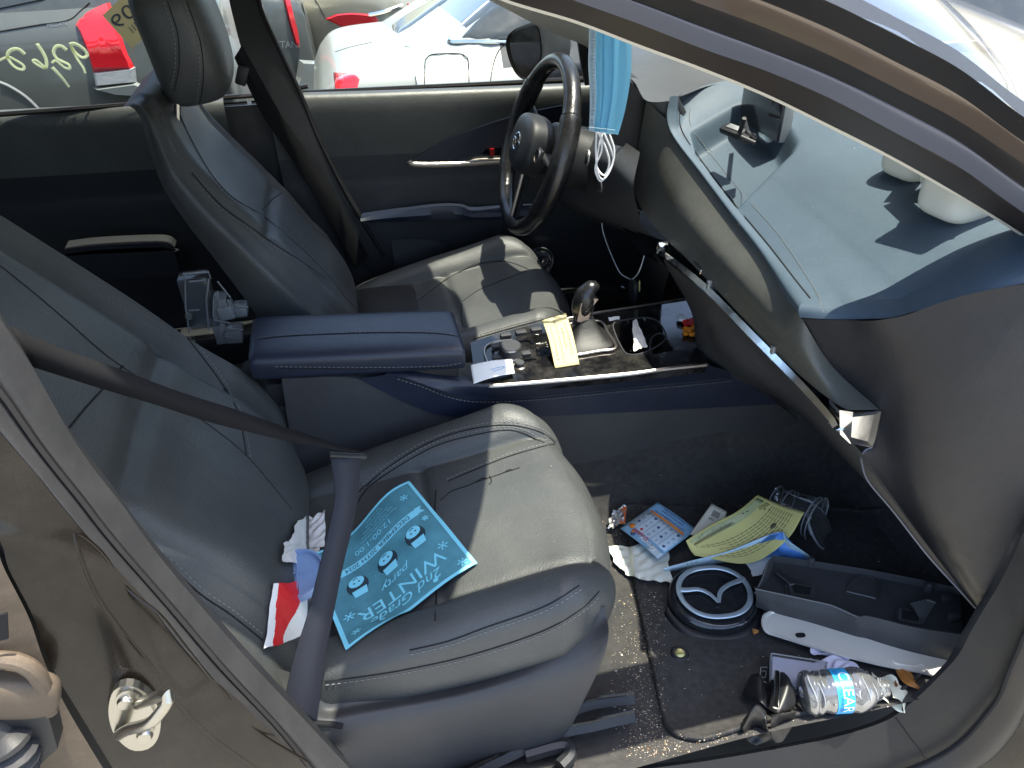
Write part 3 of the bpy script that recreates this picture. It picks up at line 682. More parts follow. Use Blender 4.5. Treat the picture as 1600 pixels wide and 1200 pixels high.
for k,(a,b,ww) in enumerate(((0,.0,.020),(math.pi,0,.020),(-math.pi/2,0,.020))):
    e=A([0,1,0])*math.cos(a)+WT*math.sin(a); f=np.cross(WN,e); sp=MB()
    for q in ((-1,1) if k==2 else (0,)):
        P=[WC+e*.05+f*q*.022+WN*.004,WC+e*.11+f*q*.015+WN*(-.004),WC+e*.172+f*q*.010-WN*.004]
        sp.tube(cr(P,12),[.014 if k<2 else .007]*12,0,10,flat=.5)
    if k==2: sp.tube([WC+e*.06+WN*.010,WC+e*.165+WN*.004],.006,1,8)
    spo=sp.build('spoke',['plasticd','satin'],SW)
    if k<2:
        bt=MB(); bt.box(WC+e*.085+WN*.016,(.016,.016,.004),R=R,bev=.003); bt.tube([WC+e*.085+WN*.021+(.014*(A([0,1,0])*math.cos(t)+WT*math.sin(t))) for t in np.linspace(.3,2*math.pi-.3,20)],.0016,1,5); bt.build('switch_pad',['plasticd','satin'],spo)
cl=MB(); cl.tube(cr([WC+A([.015,0,-.004]),WC+A([.06,0,-.02]),WC+A([.12,0,-.045]),WC+A([.2,0,-.075])],14),[.045,.058,.06,.058,.06,.062,.065,.065,.065,.065,.065,.065,.065,.065],0,24)
for s in (-1,1): cl.tube([WC+A([.05,s*.05,.01]),WC+A([.03,s*.13,.03]),WC+A([.03,s*.17,.035])],[.008,.008,.011],0,10)
cl.build('steering_column','plasticd',CAR)
# ---- centre console
zc=.352
cb=MB()
ys=-.10
up=PX([(440,592),(560,592),(640,632),(700,650),(800,652),(960,645),(1100,638),(1215,632)],'y',ys)
lo=PX([(470,800),(560,790),(640,780),(720,765),(800,752),(908,737),(1060,724),(1290,688)],'y',ys-.012)
lo[-1]=lo[-1]+A([0,0,0])
cb.grid(loftgrid([up,lo],80,20)); cb.grid(loftgrid([up,[p+A([0,.2,0]) for p in up]],80,4)); cb.grid(loftgrid([[p+A([0,.2,0]) for p in up],[p+A([0,.21,0]) for p in lo]],80,10))
CONS=cb.build('center_console','plastic',CAR,merge=True)
# navy leather flank and top
fl=MB()
a0=PX([(560,592),(640,632),(700,650),(800,652),(960,645),(1100,638),(1215,630)],'y',ys-.003)
a1=PX([(600,586),(632,590),(700,612),(780,622),(900,614),(1050,599),(1150,590)],'y',ys-.006)
a2=[U(x,y,'z',z) for x,y,z in ((640,572,.372),(690,578,.368),(735,596,.362),(800,604,.352),(900,594,.349),(1030,580,.347),(1108,572,.347))]
fl.grid(loftgrid([a0,a1],90,14,linear=True)); 
n=90; A1=cr(a1,n); A2=cr(a2,n); fl.grid(A([A1*(1-t)+A2*t+A([0,-.004,.008])*math.sin(math.pi*t) for t in np.linspace(0,1,14)]))
fl.grid(A([A2,A2+A([0,.02,-.004])]))
t=tmpbuild(fl); seam(fl,[(622,590),(660,602),(700,618),(745,626),(820,624),(900,617),(1000,607),(1100,598),(1145,593)],[t],r=.0009,side=-1,off=.003); dele(t)
fl.build('leather_flank',['navy','groove','thread'],CONS)
# upper trim plate (gloss black) with recesses
tl,tr_,bl,br=[U(x,y,'z',zc) for x,y in ((737,533),(1073,470),(750,600),(1102,568))]
far=cr([U(x,y,'z',zc) for x,y in ((735,535),(790,518),(880,497),(960,484),(1075,466))],200); near=cr([U(x,y,'z',zc) for x,y in ((742,590),(765,600),(860,594),(980,583),(1104,569))],200)
TR=A([near*(1-t)+far*t for t in np.linspace(0,1,150)])
cup1=U(1020,520,'z',zc)[:2]; cupc=[tuple(U(x,y,'z',zc)[:2]) for x,y in ((958,508),(980,500),(1010,497),(1030,505),(1040,530),(1010,550),(985,555),(972,545))]
cupd=[tuple(U(x,y,'z',zc)[:2]) for x,y in ((1018,527),(1035,520),(1053,548),(1020,553))]
box1=[tuple(U(x,y,'z',zc)[:2]) for x,y in ((831,524),(858,519),(872,552),(840,558))]
boot=[tuple(U(x,y,'z',zc)[:2]) for x,y in ((880,512),(930,505),(955,540),(885,548))]
for j in range(TR.shape[0]):
    for i in range(TR.shape[1]):
        x,y=TR[j,i,:2]
        for P,dp in ((cupc,.075),(cupd,.06),(box1,.018),(boot,.012)):
            d=sdp(x,y,P) if abs(x-P[0][0])<.15 and abs(y-P[0][1])<.15 else 1
            if d<0: TR[j,i,2]=min(TR[j,i,2],zc-dp*min(1,-d/.006))
tp=MB(); tp.grid(TR); tp.grid(A([near,near+A([0,0,-.02])])); tp.grid(A([far,far+A([0,0,-.02])])); tpo=tp.build('trim_panel','piano',CONS,sharp=40)
ts=MB(); ts.tube(cr([U(x,y,'z',zc+.001) for x,y in ((741,580),(748,598),(765,603),(800,601),(860,596),(980,585),(1040,577),(1104,570))],120),.0045,0,8); ts.tube(cr([U(x,y,'z',zc+.001) for x,y in ((880,499),(935,488),(1000,478),(1072,467))],30),.0025,0,8); ts.build('trim_strip','satin',CONS)
# armrest
ar=MB()
nf,nb=U(727,545,'y',-.102),U(392,560,'y',-.098)
ff,fb=U(700,497,'y',.09),U(425,497,'y',.09)
zt_f=(U(727,533,'y',-.10)[2],U(400,535,'y',-.10)[2])
prof=[]
def armgrid():
    G=[]
    st=[(-.205,.75),(-.198,.93),(-.18,1),(-.1,1),(0,1),(.1,1),(.145,.985),(.160,.95),(.166,.82)]
    S=cr([A([a,b,0]) for a,b in st],60)
    for x,s,_ in S:
        z0=np.interp(x,[-.2,.166],[.446,.409]); row=[]
        hw=.080*(.9+.1*s); ht=.024*s
        for a in np.linspace(0,2*math.pi,64,endpoint=False):
            c,sn=math.cos(a),math.sin(a); e=.32
            yy=math.copysign(abs(c)**e,c)*hw; zz=math.copysign(abs(sn)**(e if sn<0 else .5),sn)*ht
            row.append(A([x,yy-.020,z0+zz+(.006*(1-(yy/.1)**2) if sn>0 else 0)]))
        G.append(row)
    return A(G)
AG=armgrid(); ar.grid(AG,closeu=True); ar.poly(AG[0],0); ar.poly(AG[-1],0)
t=tmpbuild(ar)
seam(ar,[(392,532),(440,526),(520,522),(600,520),(680,521),(722,527)],[t],r=.001,side=1,off=.004)
seam(ar,[(430,575),(520,576),(620,576),(700,573),(726,568)],[t],r=.0008,side=1,off=.003)
dele(t)
ar.build('armrest',['navy','groove','thread'],CONS)
sb=MB(); sb.box((-.02,0,.375),(.175,.085,.03),bev=.01); sb.box((-.05,.0,.2),(.2,.09,.16),bev=.01); sb.build('storage_bin','plasticd',CONS)
b=MB(); b.tube(cr([A([x,y,zc+.001]) for x,y in cupc],60,True),.0016,0,6,closed=True); b.tube(cr([A([x,y,zc-.003]) for x,y in cupd],40,True),.0014,0,6,closed=True); b.build('cup_holder','plastic',CONS)
# knobs, buttons
kn=MB(); c=U(798,556,'z',zc); kn.lathe([(0,.026),(.019,.026),(.0215,.0235),(.0225,.018),(.0225,.010),(.024,.006),(.025,0)],c,(0,0,1),40,0); kn.lathe([(.0215,.0236),(.0222,.0225),(.0225,.021)],c,(0,0,1),40,1); kn.lathe([(.0245,.006),(.027,.003),(.0275,0)],c,(0,0,1),40,1); kn.build('control_knob',['plastic','satin'],CONS)
kn=MB(); c=U(812,573,'z',zc); kn.lathe([(0,.012),(.008,.012),(.0095,.010),(.0095,0)],c,(0,0,1),24,0); kn.lathe([(.0095,.003),(.012,.001),(.012,0)],c,(0,0,1),24,1); kn.build('volume_knob',['plastic','satin'],CONS)
bt=MB(); q=[U(x,y,'z',zc+.004) for x,y in ((770,538),(825,530),(838,560),(775,566))]; bt.prism([p-A([0,0,.004]) for p in q],(0,0,.004),0)
for x,y in ((775,541),(790,536),(776,558),(822,552)):
    c=U(x,y,'z',zc+.007); bt.box(c,(.009,.007,.003),bev=.0015,mi=1)
for k in range(4):
    c=U(790+k*24,524-k*4.4,'z',zc+.003); bt.box(c,(.011,.007,.004),bev=.0015,mi=1)
bt.tube(cr([U(x,y,'z',zc+.003) for x,y in ((764,572),(757,552),(760,541),(772,535),(800,531))],20),.0022,2,6)
bt.build('button_panel',['piano','plastic','satin'],CONS)
# shifter
sf=MB(); base=U(915,520,'z',zc)
b0=cr([U(x,y,'z',zc+.002) for x,y in ((884,512),(930,505),(956,540),(887,549))],40,True)
sf.grid(A([b0,base*.25+b0*.75+A([0,0,.006]),base*.6+b0*.4+A([0,0,.03]),base*.82+b0*.18+A([0,0,.05])]),0,closeu=True); sf.build('shift_boot','bootm',CONS)
br_=MB(); br_.tube(cr([U(x,y,'z',zc+.004) for x,y in ((884,510),(935,502),(950,520),(962,543),(940,548),(884,552))],50,True),.003,0,8,closed=True); br_.build('shift_surround','satin',CONS)
kb=U(906,508,'y',base[1]); kt=U(922,455,'y',base[1])
stem=cr([base+A([0,0,.03]),kb,kb*.6+kt*.4+A([-.002,0,0]),kt+A([.0,0,.0])],24)
gl=MB(); gl.tube(cr([U(905,506,'y',base[1]),U(910,482,'y',base[1]),U(917,460,'y',base[1]),U(926,450,'y',base[1]),U(934,452,'y',base[1])],24),[.013,.013,.0135,.0145,.016,.0175,.019,.0205,.022,.0225,.023,.0235,.0235,.0235,.0235,.023,.0225,.021,.019,.018,.017,.014,.011,.006],0,20)
glo=gl.build('gear_lever','wheel',CONS)
s2=MB(); s2.tube([U(904,512,'y',base[1]),U(905,502,'y',base[1])],.0145,0,20); 
P_=[U(x,y,'y',base[1]-.020) for x,y in ((902,503),(908,475),(922,466),(935,468),(925,480),(918,505))]
s2.prism(P_,(0,.004,0),0); s2.build('lever_trim','satin',glo)
# ------------------------------------------------------------------ floor
fc=MB(); G=[]
for y in np.linspace(-.70,.72,60):
    row=[]
    for x in np.linspace(-1.25,1.25,110):
        z=0
        z+=.16/(1+math.exp(-(.13-abs(y))/.012)) if x<1.0 else .16
        if x>.98: z+=(x-.98)*1.3
        z+=.006*math.sin(x*13+y*7)+.004*math.sin(y*31)
        if abs(y)>.62: z+=(abs(y)-.62)*.55
        row.append((x,y,z))
    G.append(row)
fc.grid(A(G)); CARP=fc.build('floor_carpet','carpet',CAR)
b=MB(); b.box((1.12,0,.35),(.02,.72,.32),bev=.01); b.box((1.18,0,.2),(.03,.75,.55)); b.build('firewall','plasticd',CAR)
# driver kick panel / dead pedal side
b=MB(); b.grid(loftgrid([[A([.40,.705,.0]),A([.40,.70,.30]),A([.46,.70,.44]),A([.56,.69,.5])],[A([.6,.69,0]),A([.6,.685,.3]),A([.62,.68,.45]),A([.62,.68,.5])],[A([1.1,.62,0]),A([1.1,.6,.3]),A([1.1,.6,.45]),A([1.1,.6,.6])]],20,20)); b.build('kick_panel','plasticd',CAR)
b=MB(); b.box((-.1,.69,.05),(1.1,.045,.055),bev=.01); b.build('sill_sun_block','plasticd',CAR)  # dark box added to cover the sunlit strip of floor by the doors
# ------------------------------------------------------------------ far doors
def door_panel(x0,x1,name,par,mt='plastic'):
    rows=[]
    prof=[(.742,.690),(.735,.698),(.715,.700),(.700,.690),(.695,.66),(.700,.56),(.702,.49),(.700,.475),(.698,.45),(.698,.42),(.700,.36),(.705,.2),(.71,.04),(.73,.0)]
    for y,z in cr([A([y,z]) for y,z in prof],90):
        rows.append([(x,y+.012*((x-.3)/.5)**2*(x1<1.2),z-(.028*((x+.08)/.73) if x>-.1 else 0)) for x in np.linspace(x0,x1,60)])
    rows=A(rows); k=int(np.argmin(abs(rows[:,0,2]-(.545)))); mb=MB(); mb.grid(rows[:k+1],1); mb.grid(rows[k:],0); return mb
d=door_panel(-.16,1.0,'door',CAR); DOOR=d.build('front_door',['plastic','padv'],CAR,label='closed driver door beyond the steering wheel')
DD=[DOOR]
def onp(lst,off=0.0,objs=None):
    out=[]
    for q in lst:
        h=hit(q[0],q[1],objs or DD,dflt=U(q[0],q[1],'y',.70)); out.append(h[0]+A([0,-1,0])*off)
    return out
# spear shaped inlay with chrome release
b=MB(); top=onp([(640,250),(700,216),(760,194),(820,176),(900,160)],.004); bot=onp([(642,253),(700,251),(760,249),(820,246),(900,240)],.004)
b.grid(A([cr(top,40)+A([0,.008,0]),cr(top,40),cr(bot,40),cr(bot,40)+A([0,.008,0])])); b.build('inlay_panel','navy',DOOR)
b=MB(); b.tube(cr(onp([(638,250),(648,256),(700,256),(740,254),(795,250),(850,246)],.008),50),.0035,0,8,flat=2.0,updir=(0,0,1)); b.tube(cr(onp([(720,252),(750,248),(790,247),(840,243)],.009),30),[.001]*4+[.004]*26,0,8); b.build('door_handle','satin',DOOR)
b=MB(); q=onp([(752,240),(760,231),(800,229),(800,243)],.006); b.poly(q,0); b.prism([p+A([0,-.002,0]) for p in onp([(764,231),(771,230),(771,242),(765,242)],.006)],(0,-.003,0),1); M['red']=mat('red_plastic',(.5,.01,.012),.4); b.build('lock_switch',['piano','red'],DOOR)
b=MB()
a=[U(x,y,'y',.625) for x,y in ((563,342),(600,333),(680,323),(720,324),(740,333),(800,330),(860,328))]; a2=[U(x,y,'y',.70) for x,y in ((566,333),(600,328),(680,318),(720,318),(740,322),(800,318),(860,318))]; a3=[U(x,y,'y',.625) for x,y in ((564,347),(600,347),(680,345),(720,344),(740,344),(800,342),(860,340))]; a4=[p+A([0,.08,-.02]) for p in a3]
b.grid(A([cr(a2,50),cr(a,50),cr(a,50)*.5+cr(a3,50)*.5+A([0,-.006,0]),cr(a3,50),cr(a4,50)])); b.build('armrest','navy',DOOR)
# lower pocket
b=MB(); a=onp([(610,372),(660,372),(700,380),(730,410),(760,440)],.01); c=onp([(625,470),(660,480),(700,490),(740,490),(780,490)],.01); b.grid(loftgrid([a,[p*.5+q*.5+A([0,-.02,0]) for p,q in zip(a,c)],c],30,12)); b.build('door_pocket','plasticd',DOOR)
rd=door_panel(-1.25,-.26,'rear_door',CAR); RDOOR=rd.build('rear_door',['plasticd','padv'],CAR,label='closed rear door behind the driver seat')
b=MB(); a=[U(x,y,'y',.655) for x,y in ((100,390),(150,384),(235,380),(262,382),(272,390))]; c=[U(x,y,'y',.655) for x,y in ((100,400),(150,397),(240,393),(262,391),(272,394))]; a2=[p+A([0,.05,.002]) for p in a]
b.grid(A([cr(a2,30),cr(a,30),cr(c,30),cr(c,30)+A([0,.06,-.02])])); b.build('armrest','plasticd',RDOOR)
b=MB(); b.grid(A([cr([p+A([0,.0,-.012]) for p in a],30),cr([p+A([0,.0,-.07]) for p in c],30)])); b.build('door_pocket','plasticd',RDOOR)
# outer skin of both doors (seen from outside only)
for nm,x0,x1,pr in (('door_skin',-.2,1.05,DOOR),('door_skin',-1.25,-.21,RDOOR)):
    b=MB(); b.grid(A([[(x,y,z) for x in np.linspace(x0,x1,12)] for y,z in ((.752,.685),(.80,.6),(.84,.4),(.85,.2),(.83,.0),(.79,-.12))])); b.build(nm,'paint',pr)
# window seals and panes (glass leans inward)
for nm,x0,x1,pr,m in (('front',-.10,.72,DOOR,'glass'),('rear',-1.2,-.31,RDOOR,'glass')):
    zs=.655 if nm=='front' else .695
    b=MB(); b.tube([(x0-.05,.742,.699),(x1*.5,.744,.685 if nm=='front' else .699),(x1+.25,.746,zs+.016)],.006,0,6); b.build('window_seal','seald',pr)
    b=MB(); b.grid(A([[(x,y,z) for x in np.linspace(x0-.06,x1+.1,10)] for y,z in ((.748,.66),(.735,.78),(.70,.92),(.645,1.06),(.60,1.14))])); g_=b.build('window_glass',m,pr)
    if nm=='rear': RGL=g_
b=MB(); b.box((-.22,.745,.34),(.12,.012,.34)); b.build('door_pillar_base','plasticd',CAR)
# far B pillar
def slab(name,pix_l,pix_r,yl,yr,m,par,th=.03,n=40):
    l=[U(x,y,'y',yl if not isinstance(yl,(list,tuple)) else yl[i]) for i,(x,y) in enumerate(pix_l)]; r=[U(x,y,'y',yr if not isinstance(yr,(list,tuple)) else yr[i]) for i,(x,y) in enumerate(pix_r)]
    a,b_=cr(l,n),cr(r,n); mb=MB(); mb.grid(A([a+A([0,th,0]),a,(a+b_)/2+A([0,-.006,0]),b_,b_+A([0,th,0])])); return mb.build(name,m,par)
BPF=slab('door_pillar',[(352,-30),(365,30),(390,110),(450,220),(500,300),(560,400),(610,470),(640,520)],[(400,-30),(408,15),(428,60),(472,150),(500,215),(545,300),(590,370),(650,440)],[.60,.63,.66,.68,.69,.69,.69,.69],[.62,.65,.68,.70,.70,.70,.70,.70],'plasticd',CAR)
slab('belt_webbing',[(366,90),(380,120),(410,180),(450,240),(500,320),(555,420)],[(378,70),(400,110),(440,180),(478,235),(525,310),(575,400)],[.62,.63,.65,.66,.66,.66],[.63,.64,.66,.67,.67,.67],'belt2',BPF,th=.002)
b=MB(); 
for off,r_,mi in ((0,.006,0),(.016,.004,1)):
    P=[U(x,y,'y',yv-.004)+A([-off,0,0]) for x,y,yv in ((398,-30,.625),(408,15,.655),(428,60,.685),(470,148,.705),(497,215,.705),(545,310,.70),(600,400,.70))]; b.tube(cr(P,50),r_,mi,8)
b.build('door_seal',['seald','sealm'],BPF)
b=MB(); b.box(U(378,118,'y',.62),(.012,.010,.02),R=rotm(ry=.4),bev=.004); b.build('belt_guide','plasticd',BPF)
# far windshield pillar, cream trim
CPF=slab('windshield_pillar',[(650,-50),(763,0),(850,45),(906,68),(925,78)],[(740,-60),(860,-8),(930,25),(990,60),(1010,72)],[.56,.58,.61,.63,.64],[.54,.56,.585,.60,.61],'cream',CAR,th=.05)
b=MB(); q=[U(x,y,'y',.655) for x,y in ((903,64),(922,74),(926,132),(915,134),(908,100))]; b.prism(q,(0,.01,0)); b.build('quarter_trim','plasticd',CPF)
# far mirror
mr=MB(); mo=[(793,62),(803,48),(820,40),(838,38),(845,60),(846,90),(838,118),(822,125),(806,112),(795,85)]
mi_=cr([U(x,y,'y',.98) for x,y in mo],48,True); cc=mi_.mean(0)
ext=A([.13,.05,.0])
mr.grid(A([cc+(mi_-cc)*.93+A([.004,0,0]),cc+(mi_-cc)*1.0+A([-.004,0,0]),cc+(mi_-cc)*1.06+A([.01,0,0]),cc+(mi_-cc)*1.03+A([.055,.01,0]),cc+(mi_-cc)*.8+A([.10,.02,0]),cc+(mi_-cc)*.4+A([.125,.03,0]),cc+(mi_-cc)*.02+A([.13,.03,0])]),0,closeu=True)
mr.tube([cc+A([.06,-.02,-.07]),A([.70,.80,.69])],[.03,.02],1,12)
M['paintg']=mat('grey_metallic_paint',(.13,.13,.125),.3,.5,coat=.7,dust=.2)
MIR=mr.build('side_mirror',['paintg','plasticd'],DOOR)
b=MB(); b.poly(cc+(mi_-cc)*.92+A([0.0,0,0]),0); M['mirror']=mat('mirror_glass',(.55,.56,.55),.05,1,dust=.3,dustcol=(.3,.3,.27,1),dscale=30); b.build('mirror_glass','mirror',MIR)
# ------------------------------------------------------------------ roof, header, windshield
hdr=[(.245,-.56),(.315,-.42),(.37,-.25),(.41,0),(.425,.25),(.415,.42),(.355,.56)]
H=cr([A([x,y,1.165]) for x,y in hdr],60)
rf=MB(); rows=[]
for t in np.linspace(0,1,30):
    x_r=-1.5; P=H.copy(); P[:,0]=H[:,0]*(1-t)+x_r*t; P[:,2]=1.165+.05*(1-(P[:,1]/.6)**2)*(1-(2*t-1)**4)+.02*math.sin(math.pi*t); rows.append(P)
rf.grid(A(rows)); RF=rf.build('roof','cream',CAR,solid=-.012)
rf=MB(); rf.grid(A(rows)+A([0,0,.03])); rf.build('roof_skin','paint',RF)
b=MB(); b.tube(H+A([0,0,.01]),.014,0,10); b.build('header_trim','cream',RF)
for s in (-1,1):
    e_=.035 if s>0 else 0; b=MB(); b.tube(cr([A([.16,s*(.575+e_),1.15]),A([-.3,s*(.585+e_),1.18]),A([-.9,s*(.57+e_),1.17]),A([-1.5,s*(.53+e_),1.12])],40),[.022+e_*.4]*40,0,10); b.build('roof_rail','paint',RF)  # far rail shaped wider and thicker to keep sun off the rear floor
ws=MB(); wb=cr([A([1.08,-.72,.80]),A([1.22,-.4,.80]),A([1.27,0,.80]),A([1.22,.4,.80]),A([1.08,.72,.80])],50); wt=cr([A([.20,-.56,1.175]),A([.30,-.3,1.19]),A([.34,0,1.195]),A([.30,.3,1.19]),A([.20,.56,1.175])],50)
WSO=None
# ------------------------------------------------------------------ near windshield pillar in bands
LX=[(760,),(900,),(1000,),(1100,),(1267,),(1400,),(1500,),(1600,),(1700,)]
xs=[700,780,900,1000,1100,1200,1300,1400,1500,1600,1720]
L0=[(-45),0,37,75,112,153,202,253,310,372,455]
def yline(L,dx=0): return L
L2=[-80,-32,3,40,77,122,158,205,250,333-22,390]
bands={
 'L0':L0,
 'L1':[v-5 for v in L0],
 'L2':[-85,-42,2,38,77,112,155,208,262,333,410],
 'L3':[-115,-72,-30,5,43,80,120,168,222,293,368],
 'L3b':[-122,-80,-38,-3,34,72,112,160,214,284,358],
 'L4':[-150,-105,-62,-28,8,45,88,138,190,256,330],
 'L5':[-190,-145,-100,-68,-32,5,47,97,150,222,295],
 'L6':[-230,-185,-140,-108,-72,-35,5,55,108,183,255]}
yy={'L0':-.575,'L1':-.580,'L2':-.615,'L3':-.635,'L3b':-.640,'L4':-.655,'L5':-.675,'L6':-.700}
dyx=np.linspace(.03,.03,len(xs))
def bline(k,dz=0): return cr([U(x,y,'y',yy[k]+dyx[i]) for i,(x,y) in enumerate(zip(xs,bands[k]))],80)
PILR=None
B={k:bline(k) for k in bands}
def band(name,a,b_,m,bul,par,seg=10):
    mb=MB(); mb.grid(A([a*(1-t)+b_*t+A([0,-bul,bul*.6])*math.sin(math.pi*t) for t in np.linspace(0,1,seg)])); return mb.build(name,m,par)
PIL=band('windshield_pillar',B['L4'],B['L5'],'paintref',.006,CAR)
PIL['label']='near windshield pillar running across the top right'
band('pillar_trim',B['L0']+A([0,.015,.006]),B['L0'],'cream',.0,PIL); 
band('trim_edge',B['L0'],B['L1'],'cream',.002,PIL)
band('door_seal',B['L1'],B['L2'],'sealb' if 'sealb' in M else 'sealm',.010,PIL)
band('door_seal',B['L2'],B['L3'],'sealhi' if 'sealhi' in M else 'sealm',.008,PIL)  # strip of the seal that carries the painted highlight
band('drip_channel',B['L3'],B['L3b'],'seald',-.002,PIL)
band('seal_gap',B['L3b'],B['L4'],'seald',.002,PIL)
band('roof_moulding',B['L5'],B['L6'],'seald',.006,PIL)
Ld=B['L6']; ld=cr([Ld[0]+A([-.25,.10,.10])]+list(Ld[::8])+[A([1.12,-.74,.78])],80); fd=ld*A([1,-1,1]); fd[:,1]=-ld[:,1]*.97
ws.grid(A([ld*(1-t)+fd*t+A([.16,0,.085])*math.sin(math.pi*t)**.8 for t in np.linspace(0,1,40)])); WSO=ws.build('windshield','wind',CAR)
# pillar closing surface on the cabin side and top so it has depth
b=MB(); b.grid(A([B['L0']+A([0,.015,.006]),B['L0']+A([0.01,.018,.02]),B['L6']+A([.01,.02,.01]),B['L6']])); b.build('pillar_core','plasticd',PIL)
# ------------------------------------------------------------------ near door pillar
def prof_band(name,pa,pb,ya,yb,m,bul,par,seg=10,n=60):
    a=cr([U(x,y,'y',ya if not isinstance(ya,list) else ya[i]) for i,(x,y) in enumerate(pa)],n); b_=cr([U(x,y,'y',yb if not isinstance(yb,list) else yb[i]) for i,(x,y) in enumerate(pb)],n)
    mb=MB(); mb.grid(A([a*(1-t)+b_*t+A([0,-bul,0])*math.sin(math.pi*t) for t in np.linspace(0,1,seg)])); return mb.build(name,m,par),a,b_
q0=[(-120,300),(-60,400),(0,497),(52,576),(105,670),(147,733),(192,790),(245,864),(315,948),(395,1039),(490,1140),(560,1215)]
q1=[(-190,320),(-130,430),(-60,540),(0,612),(55,690),(92,738),(126,780),(175,843),(266,948),(350,1046),(437,1140),(495,1215)]
q2=[(-200,330),(-145,440),(-80,560),(-30,640),(25,705),(60,745),(87,780),(147,850),(224,934),(300,1030),(385,1105),(480,1200)]
q3=[(-330,400),(-270,560),(-200,680),(-130,760),(-80,800),(-40,820),(0,845),(14,890),(50,960),(80,1040),(125,1116),(185,1215)]
BP,a_,b_=prof_band('door_pillar',q2,q3,-.735,-.775,'paint',.004,CAR,seg=16)
BP['label']='near door pillar with the latch loop, lower left'
_,s0,_b=prof_band('door_seal',q0,q1,-.685,-.712,'sealm',.010,BP)
prof_band('door_seal',q1,q2,-.715,-.733,'sealb2' if 'sealb2' in M else 'seald2' if 'seald2' in M else 'sealm',.007,BP)
b=MB(); b.tube(cr([U(x,y,'y',-.718) for x,y in q1],60),.0035,0,6); b.build('seal_groove','seald',BP)
# inner trim of the pillar
b=MB(); b.grid(A([s0,s0+A([-.02,.04,0]),s0+A([-.14,.05,0]),s0+A([-.3,.0,0])])); b.build('pillar_trim','plasticd',BP)
# pressed line on the painted face
def onB(l,off=.0): return [hit(x,y,[BP],dflt=U(x,y,'y',-.75))[0]+A([0,-off,0]) for x,y in l]
b=MB(); b.tube(cr(onB([(480,1190),(400,1140),(350,1080),(330,1060),(290,1010),(250,960),(200,920),(165,870),(140,845),(120,832),(117,840),(125,865),(140,905),(165,950),(205,1002),(245,1050),(280,1100),(330,1150),(400,1200)]),120),.0018,0,6,flat=.6); b.build('pressed_line','paint',BP)
# latch loop
st=MB(); c,n_=hit(212,1122,[BP]); n_=A([0,-1,0.1]); n_/=np.linalg.norm(n_)
pl=[U(x,y,'y',c[1]-.006) for x,y in ((172,1092),(182,1076),(205,1072),(230,1085),(250,1112),(248,1150),(232,1170),(205,1172),(180,1150),(170,1120))]
st.prism(cr(pl,40,True),(0,.008,0),0,smooth=True)
pl2=[U(x,y,'y',c[1]-.010) for x,y in ((180,1095),(190,1082),(206,1080),(226,1092),(240,1114),(238,1145),(228,1158),(208,1160),(188,1142),(180,1118))]
st.prism(cr(pl2,40,True),(0,.005,0),0)
for x,y in ((196,1098),(226,1150)):
    p=U(x,y,'y',c[1]-.011); st.lathe([(0,.003),(.006,.003),(.0075,.0),(.0075,-.002)],p,n_,20,0)
lp_=[U(186,1148,'y',c[1]-.008),U(200,1140,'y',c[1]-.03),U(236,1128,'y',c[1]-.05),U(262,1096,'y',c[1]-.05),U(258,1086,'y',c[1]-.048),U(232,1094,'y',c[1]-.03),U(216,1100,'y',c[1]-.008)]
st.tube(cr(lp_,40),.0052,0,12); st.build('latch_loop','steel',BP)
# rear door edge with hinge and wiring boot
RE=[(-60,780),(-10,840),(5,885),(45,965),(72,1040),(110,1116),(170,1215)]
RF_=[(-300,700),(-250,850),(-200,950),(-150,1050),(-100,1150),(-60,1250),(0,1350)]
re_,ra,rb=prof_band('rear_door_edge',RE,RF_,-.782,-.80,'dirty',.01,CAR)
re_['label']='dusty front edge of the near rear door at the lower left corner'
b=MB(); c0=U(20,1070,'y',-.80)
b.grid(superell(U(22,1085,'y',-.80),(.034,.012,.024),(.6,.6),R=rotm(ry=.35),n=20),closeu=True); b.tube(cr([U(-20,1030,'y',-.80),U(30,1035,'y',-.805),U(62,1060,'y',-.805),U(78,1110,'y',-.80)],20),.007,0,10)
b.build('hinge','dirty',re_)
b=MB(); pth=cr([U(-20,1140,'y',-.80),U(10,1160,'y',-.81),U(20,1190,'y',-.81),U(10,1230,'y',-.80)],60); b.tube(pth,A([.018+.004*math.sin(i*1.25) for i in range(60)]),0,16); b.build('wiring_boot','sealm',re_)
b=MB(); b.prism([U(x,y,'y',-.803) for x,y in ((-5,960),(12,955),(14,995),(-5,1000))],(0,-.002,0)); b.build('latch_hole','groove',re_)
b=MB(); b.prism([U(x,y,'y',-.806) for x,y in ((0,1115),(70,1100),(90,1170),(40,1215),(-20,1215))],(0,.03,0)); b.build('hinge_bracket','plasticd',re_)
# ------------------------------------------------------------------ near sill and front jamb
si=[(700,1240),(860,1222),(1000,1203),(1100,1190),(1200,1173),(1300,1153),(1383,1127),(1433,1090),(1477,1047),(1500,1020),(1517,987),(1543,943),(1560,915),(1583,870),(1600,830),(1640,760)]
so_=[(760,1300),(900,1290),(1020,1275),(1110,1262),(1220,1250),(1330,1232),(1440,1195),(1500,1160),(1543,1113),(1562,1085),(1575,1050),(1590,1015),(1600,990),(1618,960),(1635,930),(1670,860)]
sp_=[(760,1330),(900,1320),(1020,1300),(1120,1290),(1230,1280),(1350,1262),(1470,1230),(1545,1190),(1590,1140),(1605,1110),(1620,1080),(1640,1040),(1655,1010),(1670,980),(1690,950),(1730,880)]
yi=[-.70]*6+[-.70,-.698,-.695,-.692,-.69,-.69,-.69,-.69,-.69,-.69]
SILL,a_,b_=prof_band('door_sill',si,so_,yi,[-.735]*16,'sillm',.004,CAR,n=90)
